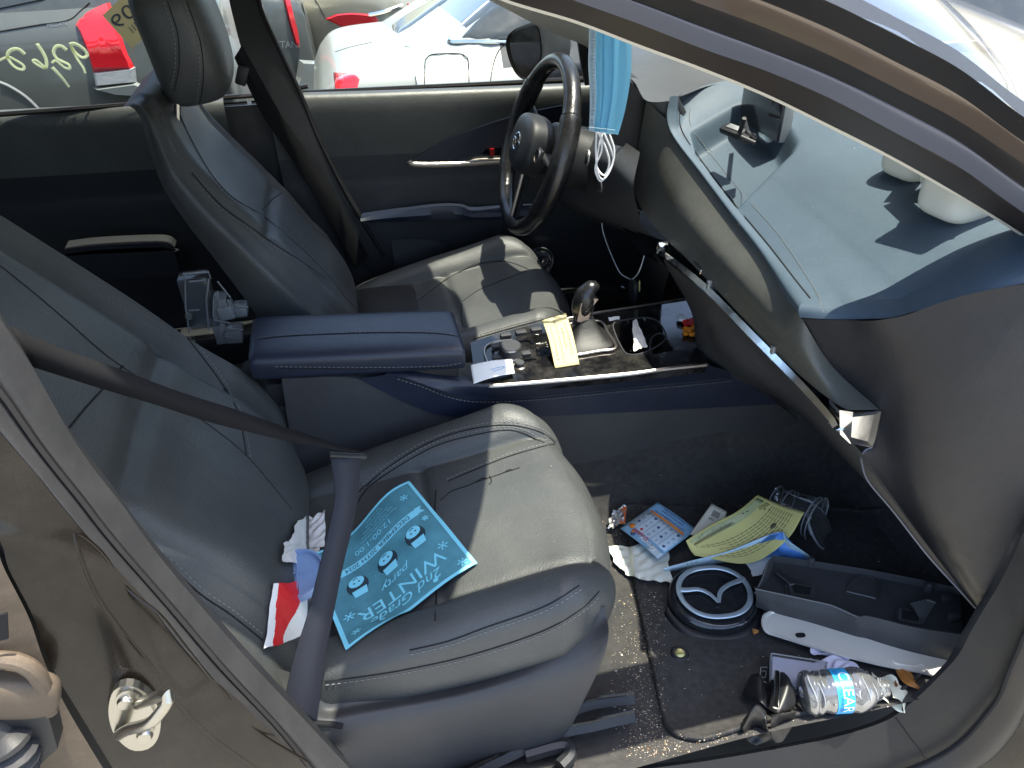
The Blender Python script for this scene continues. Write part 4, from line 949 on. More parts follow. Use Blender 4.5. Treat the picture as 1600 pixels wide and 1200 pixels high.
sa=cr([U(x,y,'y',yi[i]) for i,(x,y) in enumerate(si)],90)
b=MB(); b.grid(A([sa+A([0,.012,-.03]),sa+A([0,.008,-.004]),sa])); b.build('sill_lip','plasticd',SILL)
prof_band('door_seal',so_,sp_,[-.737]*16,[-.755]*16,'seald',.012,SILL,n=90)
b=MB(); b.tube(cr([U(x,y,'y',-.742) for x,y in so_],90),.004,0,6); b.build('seal_groove','groove',SILL)
b=MB(); b.tube(cr([U(x-4,y-4,'y',-.7355) for x,y in ((1400,983+0),(1415,1000))],4),.001,0,4) if False else None
st_=[U(x,y,'y',-.7) for x,y in ((1403,1117),(1450,1190))]
b=MB(); 
l=[hit(x,y,[SILL]) for x,y in ((1400,1122),(1412,1138),(1424,1155),(1438,1172),(1446,1184))]
b.tube([h[0]+h[1]*.0004 for h in l if h],.0012,0,5); b.build('panel_gap','groove',SILL)
sq=[(p[0]+40,p[1]+120) for p in sp_]
sk_,_,_=prof_band('sill_skin',sp_,sq,[-.757]*16,[-.80]*16,'paint',.01,SILL,n=90)
# front jamb body behind the side end of the dash
b=MB(); b.grid(A([[(x,y,z) for y in (-.69,-.70,-.72)] for x,z in ((1.0,.0),(1.0,.4),(1.02,.8))])); b.build('kick_panel','plasticd',SILL)
# fender / hood outside the windshield
b=MB(); b.grid(A([[(x,y,z+ (.0 if abs(y)<.7 else -.12)) for y in np.linspace(-.84,.84,16)] for x,z in ((1.22,.745),(1.5,.72),(1.9,.68),(2.3,.60),(2.5,.45),(2.55,.0))])); b.build('hood','paint',CAR)
for s in (-1,1):
    b=MB(); b.grid(A([[(x,s*y,z) for x in (1.12,1.3,1.8,2.4)] for y,z in ((.74,.70),(.83,.62),(.86,.4),(.86,.1),(.84,-.1))])); b.build('fender','paint',CAR)
# rear body behind the cabin, rear bench
b=MB(); b.grid(A([[(x,y,z) for y in np.linspace(-.72,.72,12)] for x,z in ((-.80,.0),(-.78,.22),(-.82,.26),(-1.15,.22),(-1.28,.30),(-1.36,.55),(-1.42,.72))])); b.build('rear_bench','leather',CAR)
b=MB(); b.grid(A([[(-1.5,y,z) for y in np.linspace(-.8,.8,8)] for z in (-.1,.4,.8,1.17)])); b.build('rear_bulkhead','plasticd',CAR)
for s in (-1,):
    b=MB(); b.grid(A([[(x,y,z) for x in (-1.5,-1.1,-.6,-.36)] for y,z in ((-.80,-.1),(-.84,.2),(-.83,.5),(-.76,.68))])); b.build('rear_door_skin','paint',re_)
    b=MB(); b.grid(A([[(x,y,z) for x in (-1.5,-1.1,-.6,-.42)] for y,z in ((-.75,.68),(-.70,.9),(-.61,1.14))])); b.build('window_glass','tint',re_)
# seat rails on the carpet
for k,(P,w_) in enumerate((([(845,1150),(905,1105),(990,1090)],.016),([(700,1225),(860,1150),(925,1133),(990,1118)],.016))):
    b=MB(); pp_=[U(x,y,'z',.035) for x,y in P]; b.tube(cr(pp_,30),.011,0,4,flat=1); b.tube([p+A([0,.0,.012]) for p in cr(pp_,30)],.003,1,6); b.build('seat_rail',['plasticd','piano'],seat_p)
b=MB(); P=[U(x,y,'z',.03) for x,y in ((820,1180),(880,1165),(890,1180),(875,1198))]; b.tube(cr(P,20),.012,0,8); b.build('adjust_bar','plasticd',seat_p)
# ------------------------------------------------------------------ belt
def webbing(left,right,m,par,name,nn=50,th=.0016):
    a,c=cr(left,nn),cr(right,nn); mb=MB(); mb.grid(A([a,c])); nrm=np.cross(c[0]-a[0],a[1]-a[0]); nrm/=np.linalg.norm(nrm)
    return mb.build(name,m,par,solid=th)
SB=webbing([U(*p) for p in ((14,509,'y',-.62),(105,548,'y',-.608),(190,578,'y',-.596),(280,612,'y',-.582),(371,641,'y',-.565),(460,672,'y',-.54),(566,706,'y',-.50))],[U(*p) for p in ((52,574,'y',-.622),(157,607,'y',-.608),(245,633,'y',-.595),(315,656,'y',-.583),(371,671,'y',-.572),(455,689,'y',-.555),(540,704,'y',-.52))],'belt2',CAR,'seat_belt')
SB['label']='front passenger seat belt hanging across the seat'
vb_=webbing([U(*p) for p in ((516,716,'y',-.50),(523,773,'y',-.52),(513,827,'y',-.54),(500,880,'y',-.56),(480,960,'y',-.59),(459,1027,'y',-.61),(443,1098,'y',-.632))],[U(*p) for p in ((562,716,'y',-.49),(559,773,'y',-.51),(549,827,'y',-.53),(536,880,'y',-.55),(520,960,'y',-.58),(507,1027,'y',-.60),(494,1131,'y',-.63))],'belt',SB,'lap_webbing')
b=MB()
pt=[U(514,710,'y',-.497),U(545,712,'y',-.49),U(571,713,'y',-.485)]
b.tube(cr(pt,20),.005,0,10,flat=.7); b.tube([U(520,716,'y',-.495),U(560,717,'y',-.487)],.003,1,8)
b.build('belt_tongue',['plasticd','steel'],SB)
b=MB(); p,nn=U(533,782,'y',-.511),A([0,-.9,.4]); b.lathe([(0,.003),(.006,.003),(.0075,.001),(.008,-.001)],p,nn,20); b.build('belt_stop','piano',SB)
b=MB(); b.tube([U(506,745,'y',-.18),U(512,790,'y',-.18)],[.014,.012],0,10); b.build('belt_buckle','plasticd',seat_p)
#==LITTER==
# ================================================================== loose things
M['blue']=mat('mask_blue',(.22,.58,.78),.8,weave=.3,wscale=500,sub=.0); M['maskw']=mat('mask_white',(.55,.66,.72),.85)
M['loop']=mat('white_elastic',(.8,.8,.8),.7)
def col(name,c,r=.7,**k): M[name]=mat(name,c,r,**k); return name
# floor mat
def hp(x,y,objs,off=0.0):
    h=hit(x,y,objs,dflt=U(x,y,'z',0)); return h[0]+A([0,0,off])
mo=[(970,798),(982,850),(990,914),(1003,975),(1017,1040),(1034,1120),(1046,1146),(1070,1157),(1110,1158),(1200,1148),(1300,1130),(1400,1088),(1460,1035),(1500,965),(1440,865),(1360,800),(1200,795),(1080,796)]
O=cr([hp(x,y,[CARP],.0) for x,y in mo],160,True); c=O.mean(0); rows=[]
for t,h in ((1.0,.0),(1.004,.005),(1.0,.010),(.99,.013),(.975,.012),(.965,.009),(.9,.009),(.75,.009),(.55,.009),(.35,.009),(.15,.009),(.01,.009)):
    P=c+(O-c)*t
    for i in range(len(P)):
        d=drop(P[i,0],P[i,1],[CARP]); P[i,2]=(d[0][2] if d else 0)+h+.001
    rows.append(P)
mb=MB(); mb.grid(A(rows),0,closeu=True); mb.build('floor_mat','mat',label='black carpet floor mat under the litter in the front footwell',cat='floor mat'); MAT=bpy.data.objects['floor_mat']
FL=[CARP,MAT]
hk=MB(); p=hp(1062,1022,FL); hk.lathe([(0,.006),(.006,.007),(.009,.004)],p,(0,0,1),20,1); hk.lathe([(.009,.004),(.013,.004),(.016,.001),(.016,-.004)],p,(0,0,1),24,0); col('brass',(.55,.5,.2),.4,metal=.6)
hk.build('mat_fastener',['plasticd','brass'],MAT)
def P4(px,z=None,objs=None,lift=.003):
    if z is not None: return [U(x,y,'z',z) for x,y in px]
    return [hp(x,y,objs or FL,lift) for x,y in px]
# --- winter flyer on the seat
SEAT=[cush_po]
col('flyer',(.060,.21,.26),.55,var=.25,vscale=25); col('flyer_l',(.20,.60,.74),.6); col('flyer_d',(.012,.03,.045),.6)
tl_,tr2,bl_,br2=[hp(x,y,SEAT,.008) for x,y in ((746,884),(541,1020),(640,757),(483,875))]
br2=U(483,875,'z',.285); 
S=sheet4(tl_,tr2,bl_,br2,40,40,bend=lambda u,v:.012*math.sin(u*math.pi*2.1+.3)*(.4+.6*(1-v))+.006*math.sin(v*5+1)*u-.004)
def rest(G,objs,lift=.003,sm=3):
    G=A(G)
    for j in range(G.shape[0]):
        for i in range(G.shape[1]):
            d=drop(G[j,i,0],G[j,i,1],objs)
            if d is not None: G[j,i,2]=max(G[j,i,2],d[0][2]+lift)
    for _ in range(sm):
        g=G.copy(); g[1:-1,1:-1,2]=(G[1:-1,1:-1,2]*2+G[:-2,1:-1,2]+G[2:,1:-1,2]+G[1:-1,:-2,2]+G[1:-1,2:,2])/6; G[...,2]=np.maximum(g[...,2],G[...,2]-.002)
    return G
S=Sheet(rest(S.G,SEAT,.004)); mb=MB(); S.bodygrid(mb,0)
S.rect(mb,0,0,1,.022,1,n=30,h=.0008);S.rect(mb,0,.975,1,1,1,n=30,h=.0008);S.rect(mb,0,0,.03,1,1,n=30,h=.0008);S.rect(mb,.97,0,1,1,1,n=30,h=.0008)
as_=.80
S.text(mb,'2nd Grade',.50,.885,.13,1,as_,shear=.35,h=.0012); S.text(mb,'WINTER',.50,.78,.185,1,as_,h=.0010); S.text(mb,'party',.5,.665,.11,1,as_,shear=.4,h=.0012)
S.rect(mb,.12,.30,.88,.36,1,n=20,h=.0008); S.shape(mb,[(.06,.29),(.13,.29),(.13,.35),(.06,.35),(.09,.32)],1,h=.0008); S.shape(mb,[(.94,.29),(.87,.29),(.87,.35),(.94,.35),(.91,.32)],1,h=.0008)
S.text(mb,'DECEMBER 20TH 2024',.5,.33,.062,2,as_,h=.0016)
S.text(mb,'12:00-1:00',.5,.225,.085,1,as_,h=.0010)
for k in range(5): S.text(mb,('Please join us for treats and games','bring a friend and a warm coat','hot cocoa will be served','in the school hall','see you there')[k],.42,.175-.03*k,.026,1,as_,h=.001)
for (u,v) in ((.24,.50),(.5,.50),(.76,.50)):
    S.disc(mb,u,v,.085,2,as_,h=.0008,ry=.10); S.disc(mb,u,v-.035,.062,1,as_,h=.0011,ry=.055); S.shape(mb,[(u-.06,v+.03),(u+.06,v+.03),(u+.052,v+.095),(u-.045,v+.10)],1,h=.0012); S.line(mb,[(u-.065,v+.03),(u+.065,v+.03)],.012,2,h=.0014)
    S.disc(mb,u-.02,v-.03,.008,2,as_,h=.0015);S.disc(mb,u+.02,v-.03,.008,2,as_,h=.0015); S.line(mb,[(u-.02,v-.06),(u,v-.066),(u+.02,v-.06)],.007,2,h=.0015)
for (u,v,r) in ((.12,.72,.045),(.9,.72,.045),(.08,.93,.04),(.9,.9,.035),(.14,.14,.04),(.88,.12,.045),(.1,.42,.03),(.93,.45,.035),(.3,.93,.02),(.72,.93,.02)):
    for k in range(3):
        a=k*math.pi/3; S.line(mb,[(u-r*math.cos(a),v-r*math.sin(a)*as_),(u+r*math.cos(a),v+r*math.sin(a)*as_)],.007,1,h=.001)
    for k in range(6):
        a=k*math.pi/3; S.disc(mb,u+r*.7*math.cos(a),v+r*.7*math.sin(a)*as_,.008,1,as_,h=.001,n=8)
for k in range(60): S.disc(mb,RS.uniform(.05,.95),RS.uniform(.05,.95),.003,1,as_,h=.001,n=6)
mb.build('flyer',['flyer','flyer_l','flyer_d'],label='teal school flyer for a winter party lying on the passenger seat',cat='flyer',solid=0)
# --- napkins, lid, bag between seat and belt
def crumple(corners,objs,mats,name,label,cat,lift=.006,amp=.006,seed=0,n=36,wob=.06,deco=None,group=None,zs=None):
    """crumpled sheet laid over what is under it; corners = pixel polygon (4 sides, each may have several points)"""
    rs=np.random.RandomState(seed)
    tl,tr,br,bl=corners
    G=[]
    ks=[(rs.uniform(2,14),rs.uniform(2,14),rs.uniform(0,6),rs.uniform(.3,1)) for _ in range(9)]
    for j,v in enumerate(np.linspace(0,1,n)):
        row=[]
        for i,u in enumerate(np.linspace(0,1,n)):
            x=(tl[0]*(1-u)+tr[0]*u)*(1-v)+(bl[0]*(1-u)+br[0]*u)*v; y=(tl[1]*(1-u)+tr[1]*u)*(1-v)+(bl[1]*(1-u)+br[1]*u)*v
            L=math.hypot(tr[0]-tl[0],tr[1]-tl[1])*wob
            x+=L*(math.sin(v*9+seed)*.35+math.sin(v*23+seed*2)*.15)*(abs(u-.5)*2); y+=L*(math.sin(u*8+seed*3)*.35+math.sin(u*21+seed)*.15)*(abs(v-.5)*2)
            p=hp(x,y,objs,lift) if zs is None else U(x,y,'z',zs)
            hgt=sum(w*abs(math.sin(a*u+b*v+c)) for a,b,c,w in ks)/len(ks)
            row.append(p+A([0,0,hgt*amp*2]))
        G.append(row)
    G=A(G); 
    for _ in range(1): G[1:-1,1:-1]=(G[1:-1,1:-1]*2+G[:-2,1:-1]+G[2:,1:-1]+G[1:-1,:-2]+G[1:-1,2:])/6
    S=Sheet(G[::-1]); mb=MB(); mb.grid(G,0,smooth=True)
    if deco: deco(S,mb)
    o=mb.build(name,mats,label=label,cat=cat,group=group,sharp=22); return o
col('napkin',(.62,.60,.57),.85,bump=.3,bscale=200,var=.12,vscale=40)
SB_=[cush_po,back_po,CARP]
crumple(((470,833),(512,815),(512,872),(456,873)),SB_,['napkin'],'napkin','crumpled white napkin tucked behind the seat belt, upper of the two','napkin',seed=3,amp=.012,lift=.018)
crumple(((450,868),(505,858),(500,898),(446,898)),SB_,['napkin'],'napkin','crumpled napkin just above the blue lid on the seat','napkin',seed=5,amp=.010,lift=.016)
col('bluelid',(.20,.30,.50),.35)
mb=MB(); c,n_=hit(468,910,SB_); c=c+A([0,0,.014]); 
mb.lathe([(0,.004),(.030,.004),(.034,.003),(.036,.008),(.039,.008),(.041,.002),(.041,-.004),(.038,-.006)],c,(-.1,-.15,1),40,0); mb.tube([c+A([-.03,0,.006]),c+A([.03,0,.006])],.0012,0,6); mb.tube([c+A([0,-.03,.006]),c+A([0,.03,.006])],.0012,0,6)
mb.build('cup_lid','bluelid',label='round pale blue plastic lid on the passenger seat under the belt',cat='lid')
col('redp',(.62,.012,.018),.5); col('yel',(.6,.42,.03),.6)
def dec(S,mb):
    S.shape(mb,[(.10,0),(.52,0),(.58,.3),(.50,.55),(.66,.8),(.80,1),(.30,1),(.2,.5)],1,h=.0012)
    for k in range(4): S.line(mb,[(.85,.1+.2*k),(.95,.2+.2*k)],.02,2,h=.001)
crumple(((432,928),(508,920),(500,1000),(418,1030)),SB_,['white','redp','yel'],n=90,name='food_bag',label='red and white paper food bag on the seat below the blue lid',cat='paper bag',seed=8,amp=.006,lift=.016,deco=None,wob=.03)
o=bpy.data.objects['food_bag']
# re-do the red band as a face colour of the same paper
me=o.data
for p in me.polygons:
    i=p.index; u=(i%89)/89; v=(i//89)/89
    edge=.10+.06*v; e2=.55+.10*math.sin(v*5.5)
    p.material_index=1 if edge<u<e2-.12*v else 0
# --- papers on the console
M_c=[bpy.data.objects['trim_panel'],CONS]
col('note',(.50,.43,.22),.8); col('ink',(.03,.035,.06),.6); col('bink',(.02,.30,.62),.6)
zz=zc+.03
tl2,tr3,bl2,br3=U(884,490,'z',zc+.045),U(906,567,'z',zc+.006),U(847,501,'z',zc+.045),U(868,573,'z',zc+.006)
S=sheet4(tl2,tr3,bl2,br3,20,20,bend=lambda u,v:.006*math.sin(u*4)); mb=MB(); S.bodygrid(mb,0)
rs=np.random.RandomState(4)
def scribble(S,mb,u0,u1,v,amp,mi,n=40,w=.006,h=.0006,asp=1):
    P=[]; x=u0; ph=rs.uniform(0,6)
    for k in range(n):
        t=k/n; P.append((u0+(u1-u0)*t+.01*math.sin(t*n*1.3+ph),v+amp*math.sin(t*n*1.9+ph)*(.4+.6*abs(math.sin(t*17+ph)))))
    S.line(mb,P,w,mi,h)
for v,a,b in ((.80,.2,.85),(.62,.3,.7),(.42,.1,.95),(.2,.2,.9)): scribble(S,mb,a,b,v,.05,1)
for f in range(0): pass
mb.build('note',['note','ink'],label='pale yellow handwritten note leaning against the gear lever',cat='note',solid=.0006)
S=sheet4(U(735,571,'z',zc+.016),U(800,562,'z',zc+.016),U(740,600,'z',zc+.010),U(804,584,'z',zc+.010),20,14,bend=lambda u,v:.004*math.sin(u*3)); mb=MB(); S.bodygrid(mb,0)
S.line(mb,[(.45,.45),(.6,.5),(.75,.52),(.78,.46),(.7,.38),(.5,.33)],.016,1); mb.build('paper_slip',['white','bink'],label='small white paper slip with a blue pen stroke beside the round control knob',cat='paper',solid=.0008)
crumple(((988,505),(994,502),(1012,545),(990,552)),None,['napkin'],'receipt','torn white receipt standing in the cup holder','receipt',zs=zc-.0,seed=2,amp=.008,n=16,wob=.3)
crumple(((950,497),(968,495),(968,500),(952,503)),None,['white'],'paper_scrap','small white scrap beside the gear lever','paper',zs=zc+.004,seed=4,amp=.002,n=8)
col('orange',(.75,.22,.01),.5); col('redf',(.55,.005,.01),.5)
mb=MB()
for k in range(9):
    q=U(RS.uniform(1070,1084),RS.uniform(500,512),'z',zc+.008); mb.lathe([(0,.004),(.005,.003),(.008,.0),(.005,-.004)],q,(RS.uniform(-.5,.5),RS.uniform(-.5,.5),1),9,0)
for k in range(8):
    q=U(RS.uniform(1071,1087),RS.uniform(511,523),'z',zc+.006); mb.lathe([(0,.003),(.005,.003),(.007,.0),(.004,-.004)],q,(RS.uniform(-.5,.5),RS.uniform(-.5,.5),1),9,1)
q=[U(x,y,'z',zc+.006) for x,y in ((1058,494),(1068,495),(1072,504),(1060,501))]; mb.prism(q,(0,0,.006),2)
mb.build('toy_trinket',['redf','orange','white'],label='small red and orange trinket at the front end of the console',cat='trinket')
# --- face mask hanging from the mirror
rvm=MB(); rvm.grid(superell((.40,.0,1.085),(.018,.115,.032),(.4,.5),R=rotm(ry=.25),n=24),closeu=True); rvm.tube([(.42,0,1.09),(.47,0,1.15)],.008,0,10); rvm.build('rear_view_mirror','plasticd',CAR)
MY=.02
def mk(lf,rt,z): return lf*(1-z)+rt*z
le=cr([U(x,y,'y',MY+.0) for x,y in ((918,-10),(920,50),(919,100),(922,150),(921,203))],40); ri=cr([U(x,y,'y',MY-.01) for x,y in ((993,-10),(990,60),(989,115),(980,170),(969,209))],40)
cols_=[(0,0.0,1),(.06,.005,1),(.11,.0,1),(.16,.006,1),(.18,.002,0),(.34,.006,0),(.38,.001,0),(.42,.007,0),(.60,.003,0),(.64,.008,0),(.85,.004,0),(1.0,.005,0)]
def maskgrid(a,b): return A([le*(1-t)+ri*t+A([-d*1.1,-d,0]) for t,d,_ in cols_[a:b]])
mb=MB(); g=cru(maskgrid(0,5),24); mb.grid(g,1); g=cru(maskgrid(4,12),60); mb.grid(g,0)
back=A([le*(1-t)+ri*t+A([.012,.01,0]) for t in (.05,.4,.7)])[:,:36]; mb.grid(back,1)
for z in (.965,.978): 
    for t in np.linspace(.20,.98,56):
        i=z*39; a=le[int(i)]*(1-t)+ri[int(i)]*t; mb.box(a+A([-.017,-.013,0]),(.0005,.0005,.0005),mi=2)
for zz_ in np.linspace(.05,.95,70):
    i=int(zz_*39)
    for t in (.20,.23,.26): a=le[i]*(1-t)+ri[i]*t; mb.box(a+A([-.014,-.012,0]),(.0005,.0005,.0005),mi=2)
MK=mb.build('face_mask',['blue','maskw','maskw'],label='pleated blue disposable face mask hanging from the mirror in front of the dashboard',cat='face mask')
mb=MB()
for pts in (((932,205),(931,240),(934,270),(943,280),(955,262),(960,235),(952,208)),((938,207),(940,235),(930,262),(938,283),(950,270),(958,245),(944,208)),((934,206),(946,230),(952,255),(944,274),(932,258),(936,228),(942,207))):
    mb.tube(cr([U(x,y,'y',MY-.012+.004*i) for i,(x,y) in enumerate(pts)],50),.0017,0,6)
mb.build('ear_loop','loop',MK)
mb=MB(); mb.tube([U(955,-10,'y',MY),(.40,0,1.06)],.0016,0,6); mb.build('ear_loop','loop',MK)
# --- keys on a cord
mb=MB(); kx=.60
mb.tube(cr([U(x,y,'x',kx) for x,y in ((940,345),(943,365),(955,398),(968,425),(978,433),(988,436),(998,425),(1006,402),(1011,380))],50),.0013,1,6)
KEY=mb.build('cord',['plasticd','loop'],label='thin black cord with keys hanging under the steering column',cat='keys')
mb=MB(); mb.box(U(969,462,'x',kx),(.008,.010,.026),R=rotm(rx=.15),bev=.004); mb.build('key_fob','piano',KEY)
mb=MB(); mb.box(U(990,455,'x',kx),(.006,.018,.024),R=rotm(rx=-.1),bev=.003); mb.build('key_fob','plasticd',KEY)
mb=MB(); mb.box(U(999,447,'x',kx-.01),(.001,.003,.012),R=rotm(rx=-.2),bev=.0005); mb.build('key','brass',KEY)
# --- clear lid in the driver door pocket
mb=MB(); c=U(845,407,'y',.64); ax=(-.25,-.75,.62)
mb.lathe([(.0,.002),(.006,.002),(.008,.004),(.024,.004),(.028,.001),(.032,.001),(.034,.006),(.037,.006),(.038,.0),(.038,-.004)],c,ax,44,0)
for r in (.012,.018,.036): 
    a_=A(ax)/np.linalg.norm(ax); e=np.cross(a_,[1,0,0]); e/=np.linalg.norm(e); f=np.cross(a_,e)
    mb.tube([c+a_*.006+r*(e*math.cos(t)+f*math.sin(t)) for t in np.linspace(0,2*math.pi,40,endpoint=False)],.0007,1,5,closed=True)
col('frost',(.35,.37,.38),.3,alpha=.65)
mb.build('cup_lid',['clear','frost'],label='clear round drink lid lying beyond the driver seat cushion',cat='lid')
# --- clear plastic lamp housing in the rear footwell
col('smoke',(.08,.085,.09),.12,alpha=.55,spec=.8); col('smoke2',(.22,.23,.24),.15,alpha=.7)
LH=thing('lamp_housing','broken clear plastic lamp housing lying behind the centre armrest','car part',tuple(U(330,500,'y',.02)))
def lb(cx,cy,yv,w_,h_,m='smoke',bev=.003,d=.02,rot=0):
    mb=MB(); c=U(cx,cy,'y',yv); mb.box(c,(w_/1000,d,h_/1000),R=rotm(ry=rot),bev=bev); return mb
yv=.10
mb=lb(312,468,yv,26,52); mb.tube([U(x,y,'y',yv-.021) for x,y in ((286,428),(326,425),(329,435))],.0018,1,6); mb.tube([U(x,y,'y',yv-.021) for x,y in ((289,430),(290,480),(296,520))],.0018,1,6); mb.tube([U(x,y,'y',yv-.021) for x,y in ((295,440),(322,438))],.0016,1,6); mb.tube([U(x,y,'y',yv-.021) for x,y in ((326,435),(322,470),(326,515))],.0022,1,6); mb.tube([U(x,y,'y',yv-.021) for x,y in ((294,485),(312,484))],.0014,1,6)
mb.build('lens_panel',['smoke','smoke2'],LH)
for args in ((344,478,yv-.01,12,22,'smoke2',.003,.02,.2),(354,484,yv-.02,14,14,'smoke2',.004,.018,-.1),(376,482,yv,13,9,'smoke2',.003,.02,.05),(366,520,yv-.01,16,13,'smoke2',.003,.02,.1),(346,515,yv,12,22,'smoke2',.003,.02,0)):
    lb(*args).build('clip_block','smoke2',LH)
for k in range(14):
    pass
mb=MB(); 
for (a,b) in (((340,455),(345,500)),((334,462),(333,495)),((350,470),(358,498)),((356,469),(364,496)),((352,512),(380,516)),((352,526),(376,530)),((368,477),(388,480)),((334,500),(360,505)),((345,505),(343,535)),((340,440),(360,465))):
    mb.tube([U(a[0],a[1],'y',yv-.035),U(b[0],b[1],'y',yv-.035)],.0016,0,5)
mb.build('rib','smoke2',LH)
mb=MB(); mb.lathe([(0,.003),(.006,.003),(.0075,0),(.0075,-.004)],U(296,494,'y',yv-.025),(0,-1,.3),16); mb.build('screw_boss','steel',LH)
# --- clip gadget and white tray on the dash
mb=MB(); z0=.752
c=U(1146,205,'z',z0); mb.box(c,(.012,.026,.006),R=rotm(rz=.25,ry=-.3),bev=.004,mi=0); mb.box(c+A([0,0,.0065]),(.006,.015,.0015),R=rotm(rz=.25,ry=-.3),bev=.0005,mi=1)
c2=U(1166,208,'z',z0); 
for k,(a,b) in enumerate((((1156,206),(1163,185)),((1163,185),(1168,206)),((1158,214),(1180,224)),((1168,206),(1178,218)))):
    mb.tube([U(*a,'z',z0+(.012 if k>1 else .004)),U(*b,'z',z0+(.03 if k<1 else .006))],.004,0,8)
mb.box(U(1170,216,'z',z0+.004),(.012,.014,.006),R=rotm(rz=-.4),bev=.003,mi=0); mb.box(U(1176,214,'z',z0+.010),(.005,.016,.003),R=rotm(rz=-.2),bev=.002,mi=2)
mb.build('phone_clip',['plasticd','silver','piano'],label='black phone holder clip lying in the dash tray before the display',cat='phone holder')
col('foam',(.80,.77,.66),.7,bump=.2,bscale=300,sub=.05)
mb=MB()
for cx,cy,h_ in ((1440,232,(.045,.036,.042)),(1518,285,(.056,.040,.046)),(1479,258,(.03,.02,.03)),(1500,180,(.05,.045,.04)),(1580,230,(.05,.045,.04))):
    c=U(cx,cy,'z',.80); mb.grid(superell(c,h_,(.42,.5),R=rotm(rz=.15,ry=.05),n=24),closeu=True)
for a,b in (((1440,232),(1518,285)),((1440,232),(1500,180)),((1500,180),(1580,230)),((1518,285),(1580,230))): mb.tube([U(*a,'z',.822),U(*b,'z',.822)],.014,0,8)
mb.box((U(1432,238,'z',.84)+U(1580,230,'z',.84)+U(1585,300,'z',.84))/3+A([.03,.02,.0]),(.075,.04,.006),R=rotm(rz=.1),bev=.005)
mb.build('foam_tray','foam',merge=False,label='cream foam tray lying on the dash behind the near pillar',cat='tray')
# --- floor litter
col('bag',(.66,.70,.64),.45,bump=.2,bscale=60)
crumple(((942,852),(1085,848),(1090,905),(935,868)),FL,['bag'],'plastic_bag','flattened pale green white plastic bag under the lottery ticket','plastic bag',seed=11,amp=.010,lift=.006,n=44,wob=.05)
o=bpy.data.objects['plastic_bag']
bg_=crumple(((945,862),(1040,850),(1050,920),(975,905)),FL,['bag'],'plastic_bag','flattened pale plastic bag next to the round emblem','plastic bag',seed=12,amp=.010,lift=.004,n=44,wob=.06)
# merge the two flaps into one thing
bpy.data.objects.remove(o)
col('cardb',(.62,.60,.42),.7)
tk=P4(((1026,888),(968,841),(1086,843),(1025,800)),lift=0); 
for p in tk: p[2]+=.028
S=sheet4(*tk,nu=16,nv=16,bend=lambda u,v:.003*math.sin(u*3)); mb=MB(); S.bodygrid(mb,0)
col('tk_b',(.22,.42,.62),.35); col('tk_l',(.50,.62,.70),.35); col('tk_t',(.04,.10,.25),.5)
S.rect(mb,.03,.30,.97,.80,1,h=.0006); S.rect(mb,0,.86,.3,1,1,h=.0006)
for k in range(1,4): S.line(mb,[(.03,.30+.125*k),(.97,.30+.125*k)],.006,3,h=.0009)
for k in range(1,5): S.line(mb,[(.03+.188*k,.30),(.03+.188*k,.80)],.006,3,h=.0009)
for i in range(5):
    for j in range(4): 
        u,v=.12+.19*i,.36+.125*j
        if (i+j)%3==0: S.disc(mb,u,v,.03,2 if (i*j)%2 else 3,1,h=.001,n=10)
        else: S.text(mb,('8','12','5','21')[(i*3+j)%4],u,v,.07,3,1,h=.001)
S.text(mb,'Frosty',.36,.905,.16,4,1,h=.0012); S.text(mb,'Doubler',.62,.845,.12,2,1,h=.0014,rot=0)
S.text(mb,'MATCH ANY NUMBER AND WIN',.5,.20,.05,3,1,h=.001); S.rect(mb,.08,.24,.92,.285,5,h=.0009); S.text(mb,'scratch here to play the game',.5,.12,.045,3,1,h=.001); S.text(mb,'prizes up to the top amount',.5,.06,.045,3,1,h=.001)
S.disc(mb,.88,.80,.055,5,1,h=.0016); S.disc(mb,.72,.93,.05,3,1,h=.0015); S.disc(mb,.76,.90,.03,5,1,h=.0018)
mb.build('lottery_ticket',['tk_b','tk_l','redf','tk_t','white','orange'],label='blue square scratch ticket lying on the plastic bag in the footwell',cat='ticket',solid=-.0008)
# yellow sheet
col('ylw',(.62,.55,.20),.75); col('ylg',(.42,.44,.22),.75); col('ylk',(.10,.09,.05),.8)
yA=[hp(x,y,FL,.0) for x,y in ((1184,773),(1078,862),(1257,800),(1150,885))]
hts=(.075,.035,.085,.02)
yp=[U(x,y,'z',yA[i][2]+hts[i]) for i,(x,y) in enumerate(((1184,773),(1074,842),(1257,800),(1205,868)))]
# page: top edge from (1184,773) to (1074,842)
S=sheet4(yp[1],yp[0],[0,0,0],[0,0,0],nu=4,nv=4)
q=[U(x,y,'z',.03+h) for x,y,h in ((1184,773,.075),(1150,800,.060),(1110,820,.040),(1072,845,.030))]
q2=[U(x,y,'z',.03+h) for x,y,h in ((1257,800,.085),(1225,842,.045),(1180,872,.020),(1085,862,.004))]
q2=[U(x,y,'z',.03+h) for x,y,h in ((1257,800,.080),(1228,845,.045),(1170,880,.012),(1085,868,.006))]
G=loftgrid([q2,[ (a+b)/2+A([0,0,-.004]) for a,b in zip(q,q2)],q],36,30); S=Sheet(G[:,::-1][::-1]) if False else Sheet(A([[G[j,i] for i in range(35,-1,-1)] for j in range(30)]))
